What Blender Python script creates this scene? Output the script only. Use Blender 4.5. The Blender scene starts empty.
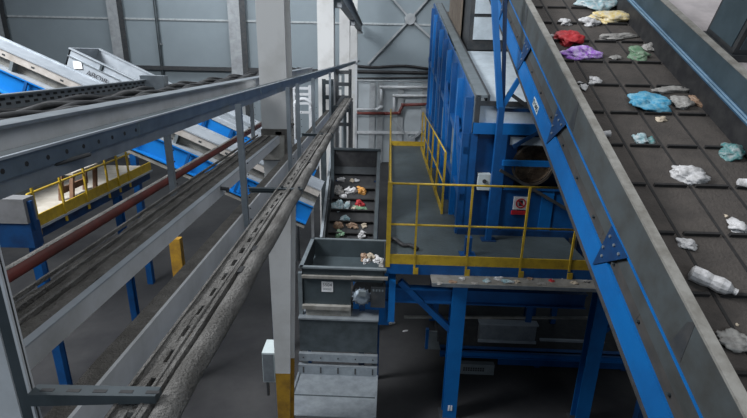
import bpy, bmesh, math, random
from mathutils import Vector, Matrix, noise
S = bpy.context.scene
COL = S.collection
R = math.radians
Z = Vector((0, 0, 1))

# ------------------------------------------------------------------ camera
F, CX, CY, CAMH = 470.0, 373.5, 209.0, 5.7
PITCH, ROLL, YAW = R(18.1), R(-1.2), R(1.7)
fwd = Vector((0, math.cos(PITCH), -math.sin(PITCH)))
up0 = Vector((0, math.sin(PITCH), math.cos(PITCH)))
rt0 = Vector((1, 0, 0))
up = up0 * math.cos(ROLL) + rt0 * math.sin(ROLL)
rt = rt0 * math.cos(ROLL) - up0 * math.sin(ROLL)
cam_data = bpy.data.cameras.new('camera')
cam = bpy.data.objects.new('camera', cam_data)
COL.objects.link(cam)
cam_data.sensor_width = 36.0
cam_data.lens = F / 747.0 * 36.0
cam_data.clip_start, cam_data.clip_end = 0.05, 200
mw = Matrix((rt, up, -fwd)).transposed().to_4x4()
mw.translation = Vector((0, 0, CAMH))
cam.matrix_world = mw
S.camera = cam

# ------------------------------------------------------------------ frames: W = hall, M = machinery (turned 1.7 degrees)
ROT = {'W': 0.0, 'M': -YAW}
def rz(v, a):
    return Matrix.Rotation(a, 3, 'Z') @ Vector(v)
def at(px, py, fr='W', x=None, y=None, z=None, plane=None):
    """the point of the place seen at a photograph pixel, on x=, y= or z= (or a plane) of a frame"""
    d = fwd + rt * ((px - CX) / F) - up * ((py - CY) / F)
    d = rz(d, -ROT[fr]); c = Vector((0, 0, CAMH))
    if plane:
        p0, n = plane
        t = (p0 - c).dot(n) / d.dot(n)
    elif x is not None: t = (x - c.x) / d.x
    elif y is not None: t = (y - c.y) / d.y
    else: t = (z - c.z) / d.z
    return c + d * t
def depth(p, fr='W'):
    return (rz(p, ROT[fr]) - Vector((0, 0, CAMH))).dot(fwd)

# ------------------------------------------------------------------ materials
MATS = {}
def mat(name, col, rough=.6, metal=0.0, col2=None, scale=6.0, lo=.4, hi=.65, bump=0.0, detail=6.0, stretch=None, spec=.4, alpha=1.0):
    m = bpy.data.materials.new(name); m.use_nodes = True
    nt = m.node_tree; b = nt.nodes['Principled BSDF']
    b.inputs['Roughness'].default_value = rough
    b.inputs['Metallic'].default_value = metal
    b.inputs['Specular IOR Level'].default_value = spec
    if alpha < 1: b.inputs['Alpha'].default_value = alpha
    if col2 is None: col2 = tuple(c * .72 for c in col)
    tc = nt.nodes.new('ShaderNodeTexCoord'); n = nt.nodes.new('ShaderNodeTexNoise')
    n.inputs['Scale'].default_value = scale; n.inputs['Detail'].default_value = detail; n.inputs['Roughness'].default_value = .65
    src = tc.outputs['Object']
    if stretch:
        mp = nt.nodes.new('ShaderNodeMapping'); mp.inputs['Scale'].default_value = stretch
        nt.links.new(src, mp.inputs['Vector']); src = mp.outputs['Vector']
    nt.links.new(src, n.inputs['Vector'])
    cr = nt.nodes.new('ShaderNodeValToRGB')
    cr.color_ramp.elements[0].position = lo; cr.color_ramp.elements[0].color = (*col, 1)
    cr.color_ramp.elements[1].position = hi; cr.color_ramp.elements[1].color = (*col2, 1)
    nt.links.new(n.outputs['Fac'], cr.inputs['Fac'])
    nt.links.new(cr.outputs['Color'], b.inputs['Base Color'])
    if bump:
        bp = nt.nodes.new('ShaderNodeBump'); bp.inputs['Strength'].default_value = bump
        bp.inputs['Distance'].default_value = .02
        n2 = nt.nodes.new('ShaderNodeTexNoise'); n2.inputs['Scale'].default_value = scale * 8; n2.inputs['Detail'].default_value = 8
        nt.links.new(tc.outputs['Object'], n2.inputs['Vector'])
        nt.links.new(n2.outputs['Fac'], bp.inputs['Height']); nt.links.new(bp.outputs['Normal'], b.inputs['Normal'])
    MATS[name] = m
    return m
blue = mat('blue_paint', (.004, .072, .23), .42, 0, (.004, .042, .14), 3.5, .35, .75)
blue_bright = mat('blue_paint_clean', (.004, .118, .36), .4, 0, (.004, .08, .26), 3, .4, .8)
blue_lit = mat('blue_paint_lit', (.006, .155, .47), .38, 0, (.005, .12, .38), 3, .4, .8)  # lighter copy of the blue paint, daylight on the left conveyors put into the colour
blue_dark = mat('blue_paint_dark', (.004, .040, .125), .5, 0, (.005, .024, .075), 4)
yellow = mat('yellow_paint', (.42, .28, .02), .5, 0, (.24, .155, .02), 9, .45, .75)
yellow_band = mat('yellow_column_paint', (.36, .20, .02), .55, 0, (.22, .12, .02), 7)
white_paint = mat('white_beam_paint', (.50, .515, .53), .55, 0, (.33, .335, .33), 3, .45, .8)
col_paint = mat('column_paint', (.52, .52, .51), .55, 0, (.36, .35, .33), 2.2, .45, .85)
dust = mat('grey_dust', (.095, .090, .083), .95, 0, (.22, .212, .20), 14, .42, .72, bump=.9, stretch=(1, .35, 1))
dust_dark = mat('dark_dust', (.10, .094, .085), .95, 0, (.17, .16, .148), 16, .42, .75, bump=.8)
galv = mat('galvanised_steel', (.30, .33, .35), .42, .55, (.20, .22, .24), 7, .35, .7)
galv_blue = mat('galvanised_channel', (.19, .235, .27), .38, .6, (.12, .15, .18), 8, .35, .7)
galv_light = mat('bright_sheet', (.37, .40, .43), .45, .25, (.25, .28, .31), 4, .4, .75)
galv_dark = mat('dark_sheet', (.062, .076, .084), .5, .3, (.038, .048, .052), 5)
grey_paint = mat('grey_paint', (.155, .178, .188), .5, .1, (.11, .128, .136), 4)
cab_grey = mat('cabinet_grey', (.16, .16, .165), .6, 0, (.12, .12, .12), 4)
slate_shaded = mat('slate_paint_shaded', (.022, .026, .029), .5, .1, (.035, .04, .043), 5)  # darker slate, shade inside the chute and hopper put into the colour
slate = mat('slate_paint', (.045, .060, .067), .5, .1, (.034, .045, .05), 4)
conv_wall = mat('conveyor_side_sheet', (.066, .077, .080), .6, .2, (.046, .046, .042), 3.5, .4, .7)
sheet_dark = mat('dark_conveyor_sheet', (.040, .039, .037), .75, .1, (.060, .056, .052), 5)
conv_edge = mat('worn_steel_edge', (.27, .262, .24), .65, .3, (.17, .16, .14), 6)
rubber = mat('rubber_belt', (.044, .038, .034), .85, 0, (.074, .063, .055), 5, .35, .75, bump=.5, detail=10)
cleat_m = mat('rubber_cleat', (.014, .013, .013), .85, 0, (.024, .023, .022), 9)
black = mat('black_rubber', (.014, .014, .016), .6, 0, (.03, .03, .03), 8)
brown = mat('rusty_sheet', (.20, .165, .13), .8, .1, (.11, .085, .065), 4, .35, .7)
drum_m = mat('dusty_drum', (.26, .19, .13), .9, 0, (.07, .05, .038), 7, .4, .65, bump=.8)
floor_m = mat('concrete_floor', (.016, .016, .018), .72, 0, (.046, .045, .045), .55, .38, .72, bump=.25, detail=10)
wall_m = mat('wall_panel', (.24, .285, .31), .6, .1, (.195, .23, .25), .25, .35, .7)
wall_low = mat('wall_panel_pale', (.42, .46, .48), .6, .1, (.36, .39, .41), .3)
wall_seam = mat('wall_seam', (.42, .45, .46), .55, .1)
steel_grey = mat('wall_frame_paint', (.34, .36, .37), .55, .1, (.25, .26, .27), 3)
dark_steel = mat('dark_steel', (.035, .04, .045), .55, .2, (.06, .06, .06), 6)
deck_m = mat('deck_plate', (.058, .075, .080), .6, .15, (.042, .053, .054), 3, .4, .7, bump=.25)
plate_blue = mat('blue_grey_plate', (.055, .08, .095), .5, .2, (.04, .06, .07), 3)
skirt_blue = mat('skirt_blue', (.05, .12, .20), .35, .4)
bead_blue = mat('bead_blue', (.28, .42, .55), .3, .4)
sheet_pale = mat('pale_blue_sheet', (.58, .65, .70), .45, .15, (.46, .52, .56), 4)
red_pipe = mat('red_pipe_paint', (.16, .035, .028), .55, 0, (.09, .03, .026), 6)
beige = mat('beige_floor_sheet', (.40, .37, .32), .7, 0, (.30, .27, .22), 5)
strip_m = mat('dusty_strip', (.42, .39, .36), .7, 0, (.28, .25, .22), 5)
wood = mat('brown_wood', (.16, .085, .045), .75, 0, (.10, .05, .03), 10)
cable_m = mat('black_cable', (.012, .012, .014), .55, 0, (.03, .03, .03), 12)
cable_grey = mat('grey_cable', (.05, .05, .05), .6, 0, (.015, .015, .015), 12, .35, .6)
sign_white = mat('sign_white', (.7, .7, .7), .5)
sign_red = mat('sign_red', (.5, .02, .03), .5)
ink = mat('black_ink', (.02, .02, .025), .6)
motor_m = mat('motor_casing', (.22, .26, .30), .45, .3, (.10, .12, .15), 10)
box_m = mat('pale_box', (.50, .56, .56), .5, .1, (.42, .47, .47), 4)
def litter_mat(name, c, c2=None, rough=.45):
    return mat('litter_' + name, c, rough, 0, c2 or tuple(x * .6 for x in c), 18, .4, .65)
LM = {
 'white': litter_mat('white', (.52, .51, .51), (.27, .265, .26)), 'grey': litter_mat('grey', (.30, .29, .27), (.16, .15, .14)),
 'red': litter_mat('red', (.42, .03, .035)), 'purple': litter_mat('purple', (.30, .10, .52), (.5, .42, .60)),
 'blue': litter_mat('blue', (.03, .24, .40), (.20, .40, .50)), 'yellow': litter_mat('yellow', (.55, .42, .15), (.55, .52, .44)),
 'green': litter_mat('green', (.10, .22, .12), (.22, .26, .20)), 'teal': litter_mat('teal', (.03, .16, .16), (.25, .28, .28)),
 'beige': litter_mat('beige', (.50, .42, .32)), 'brown': litter_mat('brown', (.20, .12, .075), (.32, .22, .15)),
 'orange': litter_mat('orange', (.60, .28, .06)), 'aqua': litter_mat('aqua', (.20, .33, .36), (.46, .47, .47)), 'black': litter_mat('black', (.03, .03, .03))}

# ------------------------------------------------------------------ mesh builder
ORG = {}
def rect(w, h, cx=0, cy=0):
    return [(cx - w/2, cy - h/2), (cx + w/2, cy - h/2), (cx + w/2, cy + h/2), (cx - w/2, cy + h/2)]
def ibeam(w, h, tf, tw):
    a, b, c = w/2, h/2, tw/2
    return [(-a, -b), (a, -b), (a, -b+tf), (c, -b+tf), (c, b-tf), (a, b-tf), (a, b), (-a, b), (-a, b-tf), (-c, b-tf), (-c, -b+tf), (-a, -b+tf)]
def channel(w, h, t, flip=1):            # opening towards +side * flip
    p = [(0, -h/2), (w, -h/2), (w, -h/2+t), (t, -h/2+t), (t, h/2-t), (w, h/2-t), (w, h/2), (0, h/2)]
    return p if flip > 0 else [(-x, y) for x, y in reversed(p)]
def angle(w, h, t):
    return [(0, 0), (w, 0), (w, t), (t, t), (t, h), (0, h)]
class MB:
    def __init__(s): s.bm = bmesh.new(); s.marks = []
    def use(s, m): s.marks.append((len(s.bm.faces), m)); return s      # faces added from here on carry m
    def ext(s, p0, p1, prof, upv=Z, cap=True):
        p0, p1 = Vector(p0), Vector(p1); d = (p1 - p0).normalized()
        side = d.cross(Vector(upv))
        if side.length < 1e-4: side = d.cross(Vector((0, 1, 0)))
        side.normalize(); u = side.cross(d)
        A = [s.bm.verts.new(p0 + side*a + u*b) for a, b in prof]
        B = [s.bm.verts.new(p1 + side*a + u*b) for a, b in prof]
        n = len(prof)
        for i in range(n): s.bm.faces.new((A[i], A[(i+1) % n], B[(i+1) % n], B[i]))
        if cap: s.bm.faces.new(A[::-1]); s.bm.faces.new(B)
        return s
    def bar(s, p0, p1, w, h, upv=Z): return s.ext(p0, p1, rect(w, h), upv)
    def box(s, a, b):
        x0, x1 = sorted((a[0], b[0])); y0, y1 = sorted((a[1], b[1])); z0, z1 = sorted((a[2], b[2]))
        v = [s.bm.verts.new(p) for p in ((x0,y0,z0),(x1,y0,z0),(x1,y1,z0),(x0,y1,z0),(x0,y0,z1),(x1,y0,z1),(x1,y1,z1),(x0,y1,z1))]
        for f in ((3,2,1,0),(4,5,6,7),(0,1,5,4),(1,2,6,5),(2,3,7,6),(3,0,4,7)): s.bm.faces.new([v[i] for i in f])
        return s
    def hexa(s, v8):
        v = [s.bm.verts.new(p) for p in v8]
        for f in ((3,2,1,0),(4,5,6,7),(0,1,5,4),(1,2,6,5),(2,3,7,6),(3,0,4,7)): s.bm.faces.new([v[i] for i in f])
        return s
    def slab(s, quad, t):                 # a quad given thickness t along its own normal
        q = [Vector(p) for p in quad]; n = (q[1]-q[0]).cross(q[3]-q[0]).normalized() * t
        return s.hexa(q + [p + n for p in q])
    def tube(s, pts, r, seg=10, cap=True):
        pts = [Vector(p) for p in pts]; rings = []
        for i, p in enumerate(pts):
            d = (pts[min(i+1, len(pts)-1)] - pts[max(i-1, 0)]).normalized()
            a = d.cross(Z)
            if a.length < 1e-3: a = Vector((1, 0, 0))
            a.normalize(); b = a.cross(d)
            rr = r[i] if isinstance(r, (list, tuple)) else r
            rings.append([s.bm.verts.new(p + (a*math.cos(2*math.pi*k/seg) + b*math.sin(2*math.pi*k/seg))*rr) for k in range(seg)])
        for i in range(len(rings)-1):
            for k in range(seg):
                s.bm.faces.new((rings[i][k], rings[i][(k+1) % seg], rings[i+1][(k+1) % seg], rings[i+1][k]))
        if cap: s.bm.faces.new(rings[0][::-1]); s.bm.faces.new(rings[-1])
        return s
    def disc(s, c, n, r, t, seg=10):
        n = Vector(n).normalized(); return s.tube([Vector(c), Vector(c) + n*t], r, seg)
    def ring(s, c, n, r0, r1, t, seg=28):
        n = Vector(n).normalized(); a = n.cross(Z).normalized(); b = n.cross(a); c = Vector(c)
        L = []
        for k in range(seg):
            e = a*math.cos(2*math.pi*k/seg) + b*math.sin(2*math.pi*k/seg)
            L.append([s.bm.verts.new(c+e*r0), s.bm.verts.new(c+e*r1), s.bm.verts.new(c+e*r1+n*t), s.bm.verts.new(c+e*r0+n*t)])
        for k in range(seg):
            p, q = L[k], L[(k+1) % seg]
            for i in range(4): s.bm.faces.new((p[i], p[(i+1) % 4], q[(i+1) % 4], q[i]))
        return s
    def mesh(s, name, m, off=Vector(), smooth=False):
        for k, (n0, mm) in enumerate(s.marks):
            s.bm.faces.ensure_lookup_table()
            for f in s.bm.faces[n0:]: f.material_index = k + 1
        bmesh.ops.recalc_face_normals(s.bm, faces=s.bm.faces)
        me = bpy.data.meshes.new(name)
        for v in s.bm.verts: v.co -= off
        s.bm.to_mesh(me); s.bm.free()
        me.materials.append(m)
        for _, mm in s.marks: me.materials.append(mm)
        if smooth:
            for p in me.polygons: p.use_smooth = True
        return me
    def part(s, name, m, parent, label=None, smooth=False):
        o = bpy.data.objects.new(name, s.mesh(name, m, ORG[parent.name][0], smooth)); COL.objects.link(o)
        o.parent = parent; ORG[o.name] = ORG[parent.name]
        if label: o['label'] = label
        return o
    def solo(s, name, m, label, cat, group=None, fr='W', kind=None, smooth=False):
        vs = [v.co for v in s.bm.verts]
        lo = Vector([min(v[i] for v in vs) for i in range(3)]); hi = Vector([max(v[i] for v in vs) for i in range(3)])
        c = (lo + hi) / 2; c.z = lo.z
        o = bpy.data.objects.new(name, s.mesh(name, m, c, smooth)); COL.objects.link(o)
        place(o, c, fr); tag(o, label, cat, group, kind); return o
def place(o, c, fr):
    o.location = rz(c, ROT[fr]); o.rotation_euler = (0, 0, ROT[fr]); ORG[o.name] = (Vector(c), fr)
def tag(o, label=None, cat=None, group=None, kind=None):
    if label: o['label'] = label
    if cat: o['category'] = cat
    if group: o['group'] = group
    if kind: o['kind'] = kind
def thing(name, label, cat, loc, fr='W', group=None):
    o = bpy.data.objects.new(name, None); COL.objects.link(o); o.empty_display_size = .1
    place(o, Vector(loc), fr); tag(o, label, cat, group); return o
def text_part(txt, size, loc, xdir, ydir, m, parent, name='lettering'):
    cu = bpy.data.curves.new(name, 'FONT'); cu.body = txt; cu.size = size; cu.extrude = .001; cu.align_x = 'CENTER'; cu.align_y = 'CENTER'
    t = bpy.data.objects.new(name, cu); COL.objects.link(t)
    me = bpy.data.meshes.new_from_object(t.evaluated_get(bpy.context.evaluated_depsgraph_get()))
    bpy.data.objects.remove(t); me.materials.clear(); me.materials.append(m)
    x = Vector(xdir).normalized(); y = Vector(ydir); n = x.cross(y).normalized(); y = n.cross(x)
    M4 = Matrix((x, y, n)).transposed().to_4x4(); M4.translation = Vector(loc) - ORG[parent.name][0]
    me.transform(M4)
    o = bpy.data.objects.new(name, me); COL.objects.link(o); o.parent = parent; ORG[o.name] = ORG[parent.name]
    return o

# ------------------------------------------------------------------ the hall
mb = MB().box((-24, -3, -.2), (16, 26.2, 0)); o = mb.solo('floor', floor_m, 'dark stained concrete floor of the sorting hall', 'floor', kind='structure')
mb = MB().box((-24, 26, 0), (16, 26.2, 13)); mb.solo('wall_back', wall_m, 'grey panelled back wall of the hall', 'wall', kind='structure')
WY = 26.0
MB().box((15.8, -3, 0), (16, 26, 13)).solo('wall_right', wall_m, 'grey panelled right wall of the hall', 'wall', kind='structure')
MB().box((-24, -3, 0), (-23.8, 26, 13)).solo('wall_left', wall_m, 'grey panelled left wall of the hall', 'wall', kind='structure')
for i, z in enumerate((7.25, 10.6)):
    MB().box((-24, WY-.06, z-.045), (16, WY, z+.045)).solo('trim_%d' % (i+1), wall_seam, 'pale horizontal wall rail across the back wall', 'trim', kind='structure')
MB().box((-24, WY-.3, 4.75), (-2.2, WY, 4.95)).solo('trim_3', dark_steel, 'dark ledge along the foot of the upper back wall', 'trim', kind='structure')
MB().box((-2.0, WY-.1, .02), (6, WY, 4.35)).solo('trim_4', wall_low, 'pale lower panels of the back wall', 'trim', kind='structure')

# wall columns with the drainpipe
def wall_col(px0, px1, label):
    a = at(px0, 15, y=WY-.3); b = at(px1, 15, y=WY-.3)
    t = thing('wall_column', label, 'column', ((a.x+b.x)/2, WY-.17, 0))
    w = b.x - a.x; x = (a.x+b.x)/2
    MB().box((x-w/2, WY-.34, 0), (x+w*.12, WY-.30, 12.5)).part('flange', steel_grey, t)
    MB().box((x+w*.12, WY-.36, 0), (x+w*.42, WY-.32, 12.5)).part('shade_strip', dark_steel, t, 'dark strip painted as shade')  # dark sheet standing in for the shaded side of the column
    MB().box((x-.02, WY-.31, 0), (x+.02, WY-.05, 12.5)).part('web', steel_grey, t)
wall_col(108, 125, 'grey steel wall column on the back wall, left of the thin pipe')
wall_col(228, 247, 'grey steel wall column on the back wall, just left of the nearest white column')
wall_col(-8, 7, 'grey steel wall column on the back wall at the left edge')
p = at(156, 15, y=WY-.2); p.y = WY-.2
t = thing('drainpipe', 'thin dark vertical pipe running up the back wall', 'pipe', (p.x, p.y, 0))
MB().tube([(p.x, p.y, .0), (p.x, p.y, 12.5)], .075).part('pipe_run', galv_dark, t, smooth=True)
for z in (3, 6.0, 9): MB().box((p.x-.1, p.y-.04, z), (p.x+.1, WY-.001, z+.08)).part('pipe_clip', steel_grey, t)

# bracing on the back wall
def brace(c, ends, w, label, y):
    P = at(*c, y=y); t = thing('cross_brace', label, 'brace', (P.x, P.y, P.z))
    for e in ends:
        q = at(*e, y=y); MB().bar(P, q, .1, w, Vector((0, -1, 0))).part('brace_arm', steel_grey, t)
    MB().disc(P + Vector((0, .05, 0)), (0, -1, 0), w*1.7, .16, 8).part('gusset_plate', steel_grey, t)
brace((410, 19), [(380, -16), (442, 48), (441, -16), (368, 64)], .17, 'large crossed steel brace high on the back wall', WY-.15)
brace((411, 140), [(389, 116), (440, 116), (393, 164), (432, 164)], .13, 'lower crossed steel brace behind the end of the walkway', WY-.41)
mbx = MB()
for xx in (340, 347, 354, 372, 380, 400, 424):
    a = at(xx, 120, y=WY-.25)
    MB().box((a.x-.16, WY-.26, 0), (a.x+.16, WY-.1, 4.35)).solo('wall_post', white_paint if xx in (347, 354) else steel_grey,
        {340: 'narrow wall post left of the two white posts behind the dark chute', 347: 'left one of the two white wall posts behind the dark chute', 354: 'right one of the two white wall posts behind the dark chute',
         372: 'grey wall post behind the right half of the dark chute', 380: 'grey wall post behind the chute, next to the yellow rail end', 400: 'grey wall post left of the lower crossed brace', 424: 'grey wall post right of the lower crossed brace'}[xx], 'post', 'posts on the lower back wall')
a, b = at(338, 132, y=WY-.3), at(440, 133, y=WY-.3)
MB().bar(a, b, .08, .14).solo('wall_rail', white_paint, 'pale horizontal rail across the lower back wall', 'rail')
# pipes on the wall
def pipe(pts, r, m, label, y):
    P = [at(*q, y=y) for q in pts]; mb = MB()
    for i in range(len(P)-1): mb.tube([P[i], P[i+1]], r)
    for q in P[1:-1]: mb.tube([q - Vector((0, 0, r)), q + Vector((0, 0, r))], r*1.25)
    t = thing('wall_pipe', label, 'pipe', P[0], group='pipes on the back wall')
    mb.part('pipe_run', m, t, smooth=True)
    for q in P[1:]: MB().bar(q, (q.x, WY-.102 if q.z < 4.3 else WY-.001, q.z), .06, .06).part('pipe_bracket', dark_steel, t)
pipe([(338, 109.5), (377, 109.5), (381, 107), (381, 87), (436, 87.5)], .075, white_paint, 'upper white pipe with one step along the back wall', WY-.55)
pipe([(394, 114), (394, 95.5), (436, 96)], .07, white_paint, 'lower white pipe with a square bend beside the walkway end', WY-.45)
pipe([(336, 113), (386, 113.5), (399, 113), (403, 105), (436, 104)], .08, red_pipe, 'dark red pipe under the white pipes on the back wall', WY-.6)
pipe([(340, 80), (436, 82)], .05, steel_grey, 'thin straight grey pipe over the stepped white pipe', WY-.5)
for k, (y0, y1, r) in enumerate([(65, 68.5, .07), (71.5, 73, .085), (78.5, 77.5, .05)]):
    P = [at(352 + i*9, y0 + (y1-y0)*i/9 + (1.4*math.sin(i*.8) if k == 0 else 0), y=WY-.09) for i in range(10)]
    MB().tube(P, r, 8).solo('cable_bundle', black, ['topmost sagging black cable bundle across the back wall', 'thick middle black cable bundle across the back wall', 'lowest black cable bundle across the back wall'][k], 'cable', 'black cable bundles on the back wall', smooth=True)

# columns
CXW = -1.045
def column(Y, label, full):
    t = thing('steel_column', label, 'column', (CXW, Y, 0), group='white columns in a row')
    prof = ibeam(.33, .34, .03, .02)
    def seg(mb, za, zb):                                     # the section narrows towards its foot
        for (ya, yb, lft, rgt) in ((-.17, -.14, 0, 0), (.14, .17, 0, 0), (-.14, .14, .14, .14)):
            v = []
            for z in (za, zb):
                k = min(1, z/4.2); xl, xr = CXW-.105-.012*k+lft, CXW-.01+.165*k-rgt
                if lft: xl, xr = CXW-.05, CXW-.03
                v += [(xl, Y+ya, z), (xr, Y+ya, z), (xr, Y+yb, z), (xl, Y+yb, z)]
            mb.hexa(v)
        return mb
    sh = seg(seg(MB(), 1.98, 4.2), 4.2, 12.5) if full else MB().ext((CXW, Y, .03), (CXW, Y, 12.5), prof, (0, 1, 0))
    sh.part('shaft', col_paint, t)
    if full: seg(MB(), .03, 1.98).part('painted_foot', yellow_band, t, 'yellow painted foot of the column')
    MB().box((CXW-.25, Y-.25, 0), (CXW+.25, Y+.25, .03)).part('base_plate', steel_grey, t)
    if full:
        z0 = at(280, 129, y=Y-.17).z; z1 = at(280, 160, y=Y-.17).z
        mb = MB().box((CXW-.12, Y-.20, z1), (CXW+.16, Y-.17, z0))
        mb.part('splice_plate', dust_dark, t, 'dusty splice plate')
        MB().box((CXW-.115, Y-.14, z0), (CXW+.165, Y+.14, z0+.02)).part('stiffener', dust_dark, t)
        MB().hexa([(CXW-.10, Y-.26, z1+.02), (CXW+.12, Y-.26, z1+.02), (CXW+.12, Y-.20, z1+.02), (CXW-.10, Y-.20, z1+.02), (CXW-.10, Y-.22, z0-.06), (CXW+.12, Y-.22, z0-.06), (CXW+.12, Y-.20, z0-.06), (CXW-.10, Y-.20, z0-.06)]).part('bracket', conv_edge, t)
    return t
column(5.0, 'nearest and widest white steel column, its foot painted yellow', True)
column(10.3, 'second white steel column of the row, behind the near one', False)
column(16.2, 'third white steel column of the row, partly behind the cable rails', False)
column(22.3, 'farthest and thinnest white steel column of the row', False)
t = thing('runway_beam', 'grey runway beam carried along the top of the column row', 'beam', (-.86, 16, 6.75))
MB().ext((-.8, 8.6, 6.95), (-.8, 25.6, 6.95), ibeam(.18, .4, .03, .02)).part('girder', steel_grey, t)
MB().box((-.83, 8.6, 7.15), (-.77, 25.6, 7.2)).part('rail', dark_steel, t)
for Y in (10.3, 16.2, 22.3): MB().box((-.885, Y-.1, 6.6), (-.72, Y+.1, 6.75)).part('bracket', steel_grey, t)
# junction box on the nearest column
zt, zb = at(268, 350, y=4.9).z, at(268, 379, y=4.9).z
xl = at(263, 360, y=4.88).x
t = thing('junction_box', 'small pale grey electrical box fixed to the side of the nearest column', 'box', (xl+.07, 4.93, zb))
MB().box((xl, 4.84, zb), (CXW-.115, 5.12, zt)).part('casing', box_m, t)
MB().box((xl+.008, 4.832, zb+.015), (CXW-.13, 4.84, zt-.015)).part('door', galv, t)
MB().box((xl+.02, 4.9, zb-.25), (xl+.05, 4.93, zb)).part('conduit', dark_steel, t)

# ------------------------------------------------------------------ cable runs and beams along the column row (all run with the hall)
H = CAMH
Y0, Y1 = .25, 24.0
# front channel with holes
t = thing('strut_rail', 'long dark galvanised perforated channel passing in front of the white columns', 'rail', (-.83, 12, H-.36))
hx = -.815
mb = MB().ext((hx, Y0, H-.254), (hx, Y1, H-.254), [(0, -.024), (0, .024), (-.05, .024), (-.05, .019), (-.004, .019), (-.004, -.024)])
mb.use(black)
for i in range(17): mb.disc((hx-.001, .4+i*.075, H-.258), (1, 0, 0), .0065, .0016, 8)
mb.part('channel', galv_blue, t)
MB().box((hx-.05, Y0, H-.2302), (hx-.012, Y1, H-.2285)).part('dust_layer', galv_dark, t, 'dark dusty top face')
MB().box((hx-.006, Y0, H-.2335), (hx+.0035, Y1, H-.2275)).part('lip', galv_light, t, 'bright upper lip painted as a highlight')  # edge highlight put in as a paler strip
MB().box((hx-.016, Y0, H-.318), (hx-.006, Y1, H-.278)).part('lower_plate', galv, t, 'paler plate under the channel')
for y in (1.62, 3.4, 5.3, 8): MB().box((hx, y, H-.276), (hx+.005, y+.06, H-.236)).part('joint_plate', galv_blue, t)
MB().tube([(hx-.03, 1.08, H-.287), (hx+.012, 1.3, H-.281)], .006, 8).part('loose_rod', dark_steel, t)
# white I-beam behind it
t = thing('support_beam', 'broad white I-beam under the black cables, left of the columns', 'beam', (-1.28, 2.5, H-.36))
bx = -1.29
MB().box((bx-.006, Y0, H-.345), (bx+.006, 9.8, H-.262)).part('web', white_paint, t)
MB().box((bx-.07, Y0, H-.262), (bx+.03, 9.8, H-.25)).part('top_flange', galv, t)
MB().box((bx-.07, Y0, H-.365), (bx+.07, 9.8, H-.345)).part('bottom_flange', white_paint, t)
MB().box((bx+.0065, Y0, H-.345), (bx+.07, 9.8, H-.338)).part('dust_layer', dust, t)
# cable tray with perforated side and black cables
t = thing('cable_tray', 'perforated grey cable tray carrying black cables over the white I-beam', 'cable tray', (-1.55, 2.5, H-.25))
MB().box((-1.78, Y0, H-.318), (-1.36, 3.7, H-.31)).part('tray_bottom', galv_dark, t)
mb = MB().box((-1.78, Y0, H-.31), (-1.772, 3.75, H-.214)).box((-1.79, Y0, H-.216), (-1.752, 3.75, H-.210))
mb.use(black)
for i in range(52):
    y = .4 + i*.064
    for dz, off in ((-.233, 0), (-.256, .032)): mb.box((-1.7722, y+off, H+dz-.006), (-1.770, y+off+.03, H+dz+.006))
mb.part('side_plate', galv, t)
MB().box((-1.80, 3.7, H-.31), (-1.62, 3.78, H-.18)).part('end_box', galv, t)
MB().box((-1.78, 3.78, H-.318), (-1.36, 9.7, H-.308)).part('far_tray', galv_dark, t)
random.seed(4)
for k in range(6):
    x0 = -1.42 - .055*k; pts = []
    ph = random.random()*6
    for i in range(176):
        y = .3 + i*.053
        pts.append((x0 + .018*math.sin(y*9.2+ph), y, H-.282 + .014*math.sin(y*8.1+ph*2) + .006*(k % 2)))
    mb = MB().tube(pts, .018, 7)
    mb.solo('power_cable', cable_m if k % 3 else cable_grey, ['cable nearest the white beam in the perforated tray', 'first black cable from the white beam in the perforated tray', 'second black cable from the white beam in the perforated tray', 'dusty dark grey cable in the middle of the perforated tray', 'black cable beside the middle grey one, on its far side', 'outermost black cable next to the perforated side plate'][k], 'cable', 'cables in the upper tray', smooth=True)
# distant dark surface left of the first column
# red pipe
t = thing('red_pipe', 'long dusty red pipe running under the upper beams at the left', 'pipe', (-1.45, 2.5, H-.9))
rx = -1.42
zr = H - .842
MB().tube([(rx, .3, zr), (rx, 4.75, zr), (rx, 8, zr)], .030, 14).part('pipe_run', red_pipe, t, smooth=True)
MB().ext((rx, .3, zr), (rx, 8, zr), [(.031*math.cos(R(a)), .031*math.sin(R(a))) for a in (62, 80, 100, 120, 140)]).part('dust_layer', dust, t, 'grey dust lying on the pipe')
for y in (5.4,): MB().box((rx-.033, y, zr-.033), (rx+.033, y+.015, zr+.033)).bar((rx, y+.008, zr+.03), (rx, y+.008, H-.364), .008, .008, (0, 1, 0)).part('pipe_hanger', dark_steel, t)
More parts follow.
